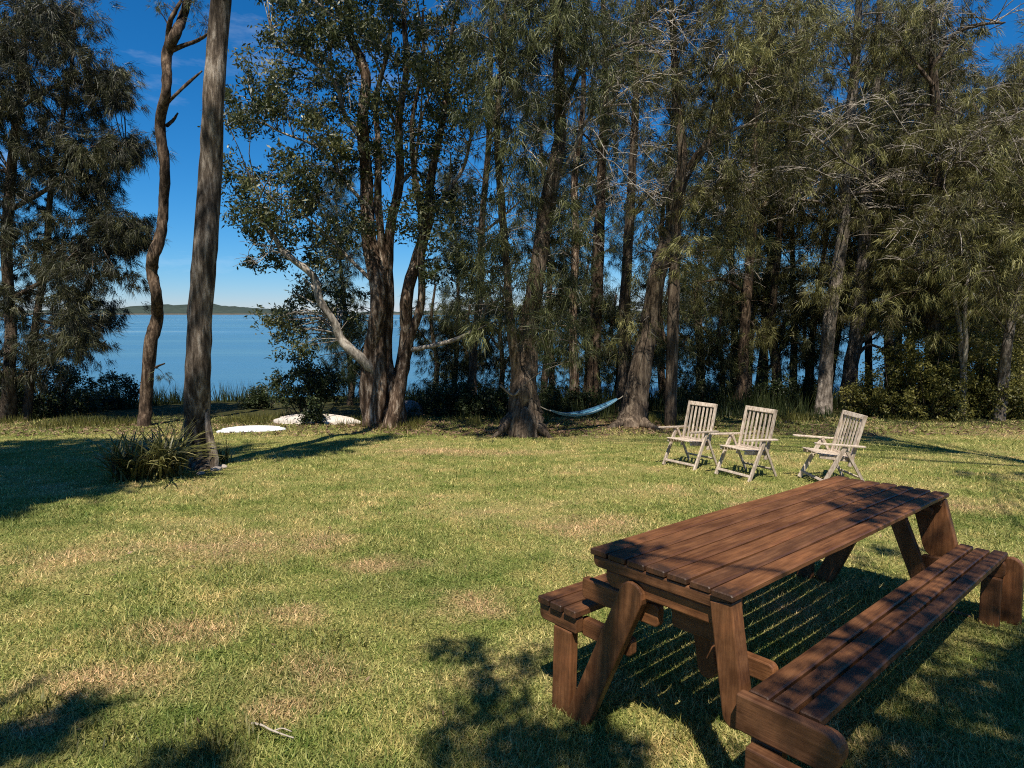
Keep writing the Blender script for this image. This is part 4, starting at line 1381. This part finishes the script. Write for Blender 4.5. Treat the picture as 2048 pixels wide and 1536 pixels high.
def rounded(v0, v1, w0, w1, r0, r1):
    """board outline across the table: r0 rounds the v0 end's lower corner, r1 the v1 end's (radius)"""
    P = [(-v0, w1), (-v1, w1)]

    def arc(cv, cw, r, a0, a1):
        return [(-(cv + r * math.cos(a)), cw + r * math.sin(a)) for a in np.linspace(a0, a1, 7)]
    P = [(-v0, w1)]
    if r1:
        P += arc(v1 - r1, w1 - r1, r1, math.pi / 2, 0)
        P += arc(v1 - r1, w0 + r1, r1, 0, -math.pi / 2)
    else:
        P += [(-v1, w1), (-v1, w0)]
    if r0:
        P += arc(v0 + r0, w0 + r0, r0, -math.pi / 2, -math.pi)
    else:
        P += [(-v0, w0)]
    return P


def slanted(va, wa, vb, wb, width, round_b=True, round_a=False):
    """outline of a board from (va,wa) to (vb,wb); the b end is rounded"""
    d = np.array([vb - va, wb - wa])
    d /= np.linalg.norm(d)
    s = np.array([-d[1], d[0]]) * width / 2
    A, B = np.array([va, wa]), np.array([vb, wb])
    P = []
    if round_a:
        for a in np.linspace(math.pi / 2, 3 * math.pi / 2, 9):
            q = A + d * (width / 2 * math.cos(a)) + s * math.sin(a)
            P.append(q)
    else:
        P += [A + s, A - s]
    if round_b:
        for a in np.linspace(-math.pi / 2, math.pi / 2, 9):
            q = B + d * (width / 2 * math.cos(a)) + s * math.sin(a)
            P.append(q)
    else:
        P += [B - s, B + s]
    return [(-q[0], q[1]) for q in P]


pitch = TWID / 7
for k in range(7):
    v0 = -TWID / 2 + k * pitch
    plank(v0 + 0.006, v0 + pitch - 0.006, TOP_H, 0.027, RT.uniform(-0.008, 0.008), TL + RT.uniform(-0.02, 0.015))
bp = 0.252 / 3
for s in (-1, 1):
    for k in range(3):
        v0 = 0.404 + k * bp
        a, b = v0 + 0.006, v0 + bp - 0.006
        if s < 0:
            a, b = -b, -a
        plank(a, b, BENCH_H, 0.034, RT.uniform(-0.006, 0.008), TL + RT.uniform(-0.02, 0.02), 'seat_board')


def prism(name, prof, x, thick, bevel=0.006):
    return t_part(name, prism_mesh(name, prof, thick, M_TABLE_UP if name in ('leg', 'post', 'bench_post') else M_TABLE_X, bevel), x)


for end, x in ((0, 0.012), (1, TL - 0.10)):
    sgn = 1 if end == 0 else -1
    # two cross rails under the top, one under each seat
    prism('top_rail', rounded(-0.325, 0.325, TOP_H - 0.078, TOP_H - 0.029, 0.03, 0.0), x, 0.085)
    prism('top_rail', rounded(-0.270, 0.285, TOP_H - 0.150, TOP_H - 0.085, 0.045, 0.03), x + sgn * 0.02, 0.045)
    prism('seat_rail', rounded(-0.650, -0.415, BENCH_H - 0.110, BENCH_H - 0.038, 0.03, 0.0), x, 0.05)
    prism('leg', slanted(-0.415, -0.06, -0.118, 0.640, 0.118), x - sgn * 0.004 + (0 if end == 0 else 0.04), 0.046)
    prism('bench_post', slanted(-0.498, -0.06, -0.498, BENCH_H - 0.112, 0.112, False), x - sgn * 0.002, 0.05)
    prism('stretcher', rounded(-0.435, -0.020, 0.520, 0.612, 0.02, 0.02), x + sgn * 0.055, 0.042)
    prism('stretcher', rounded(-0.440, -0.150, 0.345, 0.425, 0.03, 0.02), x + sgn * 0.055, 0.042)
# right half, near end
prism('post', slanted(0.285, 0.745, 0.352, 0.345, 0.088), 0.005, 0.075)
prism('post', slanted(0.010, 0.700, 0.085, 0.330, 0.085), 0.27, 0.045)
prism('stretcher', rounded(0.030, 0.250, 0.545, 0.625, 0.02, 0.02), 0.085, 0.05)
prism('stretcher', rounded(0.02, 0.35, 0.350, 0.43, 0.03, 0.03), 0.315, 0.045)
prism('seat_rail', rounded(0.390, 0.735, 0.345, 0.474, 0.0, 0.062), -0.052, 0.046)
prism('seat_rail', rounded(0.400, 0.720, 0.330, 0.440, 0.0, 0.052), 0.012, 0.05)
prism('seat_rail', rounded(0.455, 0.70, 0.225, 0.335, 0.04, 0.050), -0.102, 0.046)
prism('bench_post', slanted(0.498, -0.10, 0.498, 0.340, 0.112, False), -0.040, 0.04)
prism('bench_post', slanted(0.60, -0.10, 0.60, 0.26, 0.10, False), -0.09, 0.04)
# right half, far end
prism('post', slanted(0.245, 0.730, 0.318, 0.46, 0.185), TL - 0.075, 0.06)
prism('post', slanted(0.300, 0.40, 0.330, -0.06, 0.10, False), TL - 0.16, 0.05)
prism('seat_rail', rounded(0.410, 0.655, 0.335, 0.442, 0.0, 0.03), TL - 0.07, 0.05)
prism('bench_post', slanted(0.680, -0.16, 0.672, 0.40, 0.115, True), TL - 0.01, 0.05)
prism('bench_post', slanted(0.600, -0.16, 0.600, 0.34, 0.10, False), TL - 0.11, 0.04)
prism('stretcher', rounded(0.38, 0.66, -0.01, 0.055, 0.0, 0.0), TL - 0.06, 0.045)
prism('leg', slanted(0.415, -0.10, 0.118, 0.640, 0.10), TL - 0.25, 0.045)

# ------------------------------------------------------------------ folding armchairs
def c_add(root, name, p, q, w, t, side=(0, 1, 0)):
    return link(name, bar_mesh(name, p, q, w, t, M_TEAK, side, 0.004), root)


def make_chair():
    """faces +x; y is its left; stands on z = 0"""
    root = thing('garden_chair', (0, 0, 0), 'weathered teak folding armchair', 'chair')
    W = 0.245
    B0, B1 = np.array([-0.16, 0.38]), np.array([-0.31, 1.00])         # backrest foot and head (x, z)
    for s in (-1, 1):
        c_add(root, 'back_stile', (B0[0] + 0.04, s * W, B0[1] - 0.10), (B1[0], s * W, B1[1]), 0.035, 0.045)
        c_add(root, 'arm', (0.42, s * (W + 0.045), 0.630), (-0.30, s * (W + 0.045), 0.565), 0.060, 0.024)
        c_add(root, 'front_leg', (0.30, s * (W + 0.045), 0.0), (-0.02, s * (W + 0.045), 0.578), 0.026, 0.062)
        c_add(root, 'rear_leg', (-0.36, s * (W + 0.020), 0.0), (-0.01, s * (W + 0.020), 0.580), 0.022, 0.042)
        c_add(root, 'seat_side', (0.30, s * (W - 0.035), 0.425), (-0.20, s * (W - 0.035), 0.355), 0.030, 0.050)
    for k in range(6):
        y = -W + 2 * W * (k + 1) / 7
        a = B0 * 0.95 + B1 * 0.05
        b = B0 * 0.06 + B1 * 0.94
        c_add(root, 'back_slat', (a[0], y, a[1]), (b[0], y, b[1]), 0.034, 0.014)
    c_add(root, 'back_rail', (B1[0] + 0.012, -W + 0.018, B1[1] - 0.03), (B1[0] + 0.012, W - 0.018, B1[1] - 0.03), 0.026, 0.065, (1, 0, 0.4))
    c_add(root, 'back_rail', (B0[0], -W + 0.018, B0[1] + 0.02), (B0[0], W - 0.018, B0[1] + 0.02), 0.026, 0.060, (1, 0, 0.4))
    for k in range(7):
        x = 0.29 - k * 0.068
        z = 0.425 + (x - 0.30) * 0.14 + 0.034
        c_add(root, 'seat_slat', (x, -W + 0.012, z), (x, W - 0.012, z), 0.050, 0.016, (1, 0, 0.14))
    c_add(root, 'stretcher', (0.255, -W - 0.03, 0.085), (0.255, W + 0.03, 0.085), 0.040, 0.022, (0.5, 0, -0.85))
    c_add(root, 'stretcher', (-0.29, -W, 0.115), (-0.29, W, 0.115), 0.035, 0.020, (0.5, 0, 0.85))
    return root


def place_chair(o, px, py, deg, label, sc=0.90):
    p = on_lawn(px, py)
    p[2] = ground_z(p[0], p[1])
    o.location = p
    o.rotation_euler = (0, 0.0, math.radians(deg))
    o.scale = (sc, sc, sc)
    o['label'] = label
    o['group'] = 'folding armchairs on the lawn'


chair = make_chair()
place_chair(chair, 1379, 932, 219, 'leftmost weathered teak armchair, its slatted back turned squarely to the viewer')
c2 = copy_tree(chair, (0, 0, 0), 0, 1)
place_chair(c2, 1490, 952, 212, 'middle weathered teak armchair, between the other two on the grass')
c3 = copy_tree(chair, (0, 0, 0), 0, 1)
place_chair(c3, 1660, 960, 184, 'rightmost teak armchair, seen nearly from the side just behind the picnic table')

# ------------------------------------------------------------------ hammock
def hammock():
    A, B = at(1078, 812, 12.5), at(1246, 792, 13.85)
    root = thing('hammock', (A + B) / 2, 'blue striped cloth hammock slung low between two she-oaks', 'hammock')
    o = (A + B) / 2
    n, m = 25, 12
    g = Geo()
    t = np.linspace(0.13, 0.93, n)
    mid = A[None] * (1 - t)[:, None] + B[None] * t[:, None]
    sag = 0.30 * 4 * t * (1 - t)
    sag = sag * (0.9 + 0.1 * np.cos(t * 3))
    axis = unit(B - A)
    side = unit(np.cross(axis, [0, 0, 1]))
    V = []
    for i in range(n):
        e = (t[i] - 0.13) / 0.8
        wd = 0.05 + 0.15 * math.sin(math.pi * min(max(e, 0), 1)) ** 0.6
        for j in range(m):
            u = j / (m - 1) * 2 - 1
            V.append(mid[i] + side * u * wd * 0.75 - np.array([0, 0, sag[i] + 0.12 * (1 - u * u) * wd / 0.3 - 0.03]))
    F, T = [], []
    for i in range(n - 1):
        for j in range(m - 1):
            F.append([i * m + j, (i + 1) * m + j, (i + 1) * m + j + 1, i * m + j + 1])
            T.append([0.1, 0.45, 0.7, 0.95, 0.2, 0.5, 0.9, 0.1, 0.45, 0.7, 0.95][j])
    g.add(np.array(V) - o, F, T)
    g.build('cloth', M_HAMMOCK, root)
    for end, pt in ((0, A), (n - 1, B)):
        gr = Geo()
        c = mid[end] - np.array([0, 0, sag[end]])
        tube(gr, smooth_path(np.array([pt, (pt + c) / 2 - np.array([0, 0, 0.01]), c]), 6) - o, np.full(6, 0.011), 6)
        gr.build('rope', M_ROPE, root)


hammock()

# ------------------------------------------------------------------ boats and things by the water
def hull(name, label, a, b, width, height, mat, cat, keel=0.3, base_drop=0.0, sit=0.0):
    """an upturned hull lying from point a to point b"""
    a, b = np.asarray(a, float), np.asarray(b, float)
    o = (a + b) / 2
    o[2] = min(ground_z(a[0], a[1]), ground_z(b[0], b[1])) + sit
    root = thing(name, o, label, cat)
    ax = unit(b - a)
    L = np.linalg.norm(b - a)
    side = unit(np.cross([0, 0, 1], ax))
    n, m = 21, 13
    V = []
    for i in range(n):
        t = i / (n - 1)
        e = (math.sin(math.pi * min(max(t, 0.004), 0.996)) ** 0.62)
        za = ground_z(*(a + (b - a) * t)[:2]) + sit - o[2]
        for j in range(m):
            u = j / (m - 1) * math.pi
            V.append((a + (b - a) * t - o) * np.array([1, 1, 0]) + side * math.cos(u) * width / 2 * e + np.array([0, 0, za + (math.sin(u) ** 0.75) * height * (0.35 + 0.65 * e) * (e > 0.06)]))
    F = [[i * m + j, (i + 1) * m + j, (i + 1) * m + j + 1, i * m + j + 1] for i in range(n - 1) for j in range(m - 1)]
    g = Geo()
    g.add(V, F)
    g.build('hull', mat, root)
    gk = Geo()
    kp = [(a + (b - a) * t - o) * np.array([1, 1, 0]) + np.array([0, 0, ground_z(*(a + (b - a) * t)[:2]) + sit - o[2] + height * (0.35 + 0.65 * math.sin(math.pi * t) ** 0.62) + 0.004]) for t in np.linspace(0.08, 0.92, 12)]
    tube(gk, np.array(kp), np.full(12, 0.014), 6)
    gk.build('keel', mat, root)
    gr = Geo()
    for s in (0, m - 1):
        rim = np.array([V[i * m + s] for i in range(1, n - 1)]) + np.array([0, 0, 0.01])
        tube(gr, rim, np.full(n - 2, 0.016), 6)
    gr.build('gunwale', mat, root)
    return root


p1, p2 = on_lawn(426, 868), on_lawn(564, 862)
hull('kayak', 'white upturned kayak lying on the grass right of the straight gum', p1 + [0.05, 0.05, 0], p2 + [0, 0.2, 0], 0.20, 0.11, M_WHITE, 'kayak')
p1, p2 = on_lawn(548, 846), on_lawn(722, 849)
hull('dinghy', 'pale upturned dinghy half hidden behind the dark leafy shrub', p1, p2, 0.62, 0.20, M_CREAM, 'boat')
p1, p2 = at(792, 840, 16.0), at(842, 840, 16.9)
hull('dinghy', 'small grey upturned boat behind the right foot of the paperbark', p1, p2, 0.7, 0.38, M_GREYHULL, 'boat')


def stick():
    a, b = on_lawn(505, 1466), on_lawn(588, 1496)
    root = thing('stick', a, 'pale bleached forked stick lying on the lawn near the bottom edge', 'stick')
    g = Geo()
    m = on_lawn(548, 1482)
    P = np.array([a, on_lawn(525, 1470), m, b]) + np.array([0, 0, 0.045])
    tube(g, smooth_path(P, 12) - a, np.linspace(0.0055, 0.003, 12), 6, 0.15)
    P = np.array([m, on_lawn(565, 1476), on_lawn(584, 1483)]) + np.array([0, 0, 0.045])
    tube(g, smooth_path(P, 6) - a, np.linspace(0.0035, 0.002, 6), 6, 0.15)
    g.build('wood', M_STICK, root)


stick()


def stones():
    for k, (px, py, s, lab) in enumerate([(432, 940, 0.075, 'pale stone right at the foot of the straight gum'), (446, 935, 0.065, 'pale stone farthest right beside the straight gum'),
                                          (402, 948, 0.055, 'small stone in front of the straight gum')]):
        p = on_lawn(px, py)
        p[2] = ground_z(p[0], p[1])
        bm = bmesh.new()
        bmesh.ops.create_icosphere(bm, subdivisions=2, radius=s)
        for v in bm.verts:
            v.co *= 1 + random.uniform(-0.16, 0.16)
            v.co.z *= 0.55
        me = bpy.data.meshes.new('stone')
        bm.to_mesh(me)
        bm.free()
        me.materials.append(M_STONE)
        o = link('stone', me)
        o.location = p + np.array([0, 0, s * 0.25])
        tag(o, lab, 'stone', 'stones at the foot of the gum')


stones()

# ------------------------------------------------------------------ the trees that stand beside and behind the viewpoint; their shade falls on the lawn
def shade_tree(label, base, top, targets, leaf, bark, seed, per=120, hmin=5.5, hmax=8.5, cr=(0.16, 0.3), size=1.0):
    """targets: ground points that the crown shades; each clump is where the sun's line to it passes through the crown"""
    r = np.random.default_rng(seed)
    b0 = np.array([base[0], base[1], float(ground_z(base[0], base[1]))])
    root = thing('shade_tree', b0, label, 'tree', 'trees behind and beside the viewpoint')
    top = np.asarray(top, float)
    g = Geo()
    P = smooth_path(np.array([b0 - [0, 0, 0.3], b0 * 0.6 + top * 0.4 + r.normal(0, 0.15, 3), top]), 14)
    tube(g, P - b0, np.linspace(0.24, 0.03, 14), 12, 0.04, 0.06, seed)
    g.build('trunk', bark, root)
    gt, gl = Geo(), Geo()
    for tgt in targets:
        h = r.uniform(hmin, hmax)
        tgt = np.asarray(tgt[:3], float)
        c = tgt - SUNV * ((h - tgt[2]) / math.tan(SUN_ELEV))
        a = P[np.argmin(np.linalg.norm(P - c, axis=1) + np.maximum(0, P[:, 2] - c[2]) * 0.8)]
        tube(gt, twig_path(a, c, r, 0.08) - b0, np.linspace(0.012 + 0.006 * min(3.5, np.linalg.norm(c - a)), 0.006, 5), 5)
        rad = r.uniform(*cr)
        m = int(per * r.uniform(0.7, 1.3))
        sh = unit(r.normal(size=(5, 3)))
        w = r.integers(0, 5, m)
        pc = c + sh[w] * (r.uniform(0, 1, m) * rad)[:, None] + r.normal(0, 0.05, (m, 3))
        leaves(gl, pc - b0, 0.10 * size, 0.04 * size, 0.3, r, np.clip(0.5 + r.normal(0, 0.15), 0, 1))
    tag(gt.build('twigs', bark, root), kind='stuff')
    tag(gl.build('crown', leaf, root, smooth=False), kind='stuff')
    return root


def lawn_pts(poly, n, seed, h=0.0, area=False):
    """n random lawn points whose pixels lie in the polygon"""
    r = np.random.default_rng(seed)
    poly = np.asarray(poly, float)
    lo, hi = poly.min(0), poly.max(0)
    out = []
    while len(out) < n:
        q = r.uniform(lo, hi)
        if area and r.uniform() > ((lo[1] - 706) / (q[1] - 706)) ** 3:
            continue
        c = False
        j = len(poly) - 1
        for i in range(len(poly)):
            if (poly[i, 1] > q[1]) != (poly[j, 1] > q[1]) and q[0] < (poly[j, 0] - poly[i, 0]) * (q[1] - poly[i, 1]) / (poly[j, 1] - poly[i, 1]) + poly[i, 0]:
                c = not c
            j = i
        if c:
            out.append(on_lawn(q[0], q[1], h))
    return out


fore = [on_lawn(x, y) for x, y in [(952, 1285), (948, 1305), (955, 1335), (868, 1292), (900, 1305), (955, 1375), (962, 1410), (1045, 1325), (1085, 1320), (1010, 1370), (1040, 1400), (900, 1440), (930, 1425), (985, 1445),
                                   (1030, 1450), (870, 1495), (880, 1520), (1075, 1460), (1100, 1500), (1140, 1480), (1020, 1500), (1060, 1530), (990, 1525), (1180, 1455), (1220, 1500), (1260, 1530), (1180, 1535)]]
fore += lawn_pts([(1000, 1480), (1230, 1440), (1330, 1500), (1300, 1600), (960, 1600)], 16, 1)
shade_tree('tree behind the viewpoint whose pointed top shades the grass left of the picnic table', (-0.6, -3.2), (0.1, -1.2, 8.6), fore, L_DARK, B_OAK, 101, per=55, hmin=5.2, hmax=6.6, cr=(0.08, 0.18), size=0.8)

right = lawn_pts([(1750, 1470), (1890, 1350), (2060, 1270), (2350, 1320), (2250, 1680), (1560, 1680)], 150, 2)
right += lawn_pts([(1640, 1180), (1760, 1080), (1900, 1110), (1840, 1160), (1740, 1220)], 15, 3)
right += lawn_pts([(1640, 1005), (1720, 960), (1890, 985), (1850, 1040), (1720, 1040)], 12, 4, TOP_H)
right += lawn_pts([(1560, 1400), (1900, 1110), (2030, 1130), (1700, 1430)], 19, 5, BENCH_H)
right += lawn_pts([(1180, 1100), (1250, 1085), (1290, 1130), (1200, 1140)], 3, 6, TOP_H)
right += lawn_pts([(1870, 940), (2100, 950), (2100, 975), (1900, 955)], 10, 7)
shade_tree('tree behind the viewpoint whose crown dapples the picnic table and right bench', (4.5, -4.0), (3.2, -0.8, 10.0), right, L_DARK, B_PAPER, 102, per=70, hmin=5.2, hmax=7.4, cr=(0.09, 0.21), size=0.85)

_near = lambda p: np.hypot(*(np.array(p[:2]) - [-4.3 + 0.12 * (min(max(p[1], 8.9), 12.0) - 8.9), min(max(p[1], 8.9), 12.0)])) < 0.5
left = lawn_pts([(-250, 1110), (0, 1040), (200, 995), (420, 945), (620, 908), (790, 874), (700, 880), (470, 892), (250, 880), (0, 880), (-250, 880)], 420, 8, area=True)
left += lawn_pts([(440, 938), (620, 908), (800, 876), (780, 872), (600, 892), (450, 908)], 40, 18)
left += lawn_pts([(60, 1000), (220, 975), (230, 900), (0, 890), (0, 1010)], 50, 19)
left = [p for p in left if not _near(p)]
shade_tree('tall tree left of the viewpoint whose crown shades the left side of the lawn', (-7.6, 0.5), (-6.6, 3.2, 15.0), left, L_DARK, B_OAK, 103, per=170, hmin=8.5, hmax=12.5, cr=(0.3, 0.6), size=1.4)
mid = lawn_pts([(1300, 866), (1640, 846), (1640, 828), (1300, 842)], 44, 20) + lawn_pts([(880, 864), (1060, 880), (1060, 864), (880, 850)], 16, 21)
shade_tree('tall tree right of the viewpoint whose high crown shades the foot of the wood', (9.0, -1.5), (6.0, 5.0, 17.0), mid, L_DARK, B_OAK, 105, per=150, hmin=11.0, hmax=14.5, cr=(0.25, 0.5), size=1.4)
corner = lawn_pts([(60, 1430), (170, 1415), (150, 1470), (0, 1510), (-60, 1480)], 9, 9) + lawn_pts([(300, 1520), (430, 1525), (420, 1600), (290, 1600)], 5, 10)
shade_tree('tree behind the viewpoint whose twigs shade the lower left corner of the lawn', (-3.5, -4.2), (-2.8, -1.6, 8.4), corner, L_DARK, B_OAK, 104, per=70, hmin=6.0, hmax=7.6, cr=(0.12, 0.24))
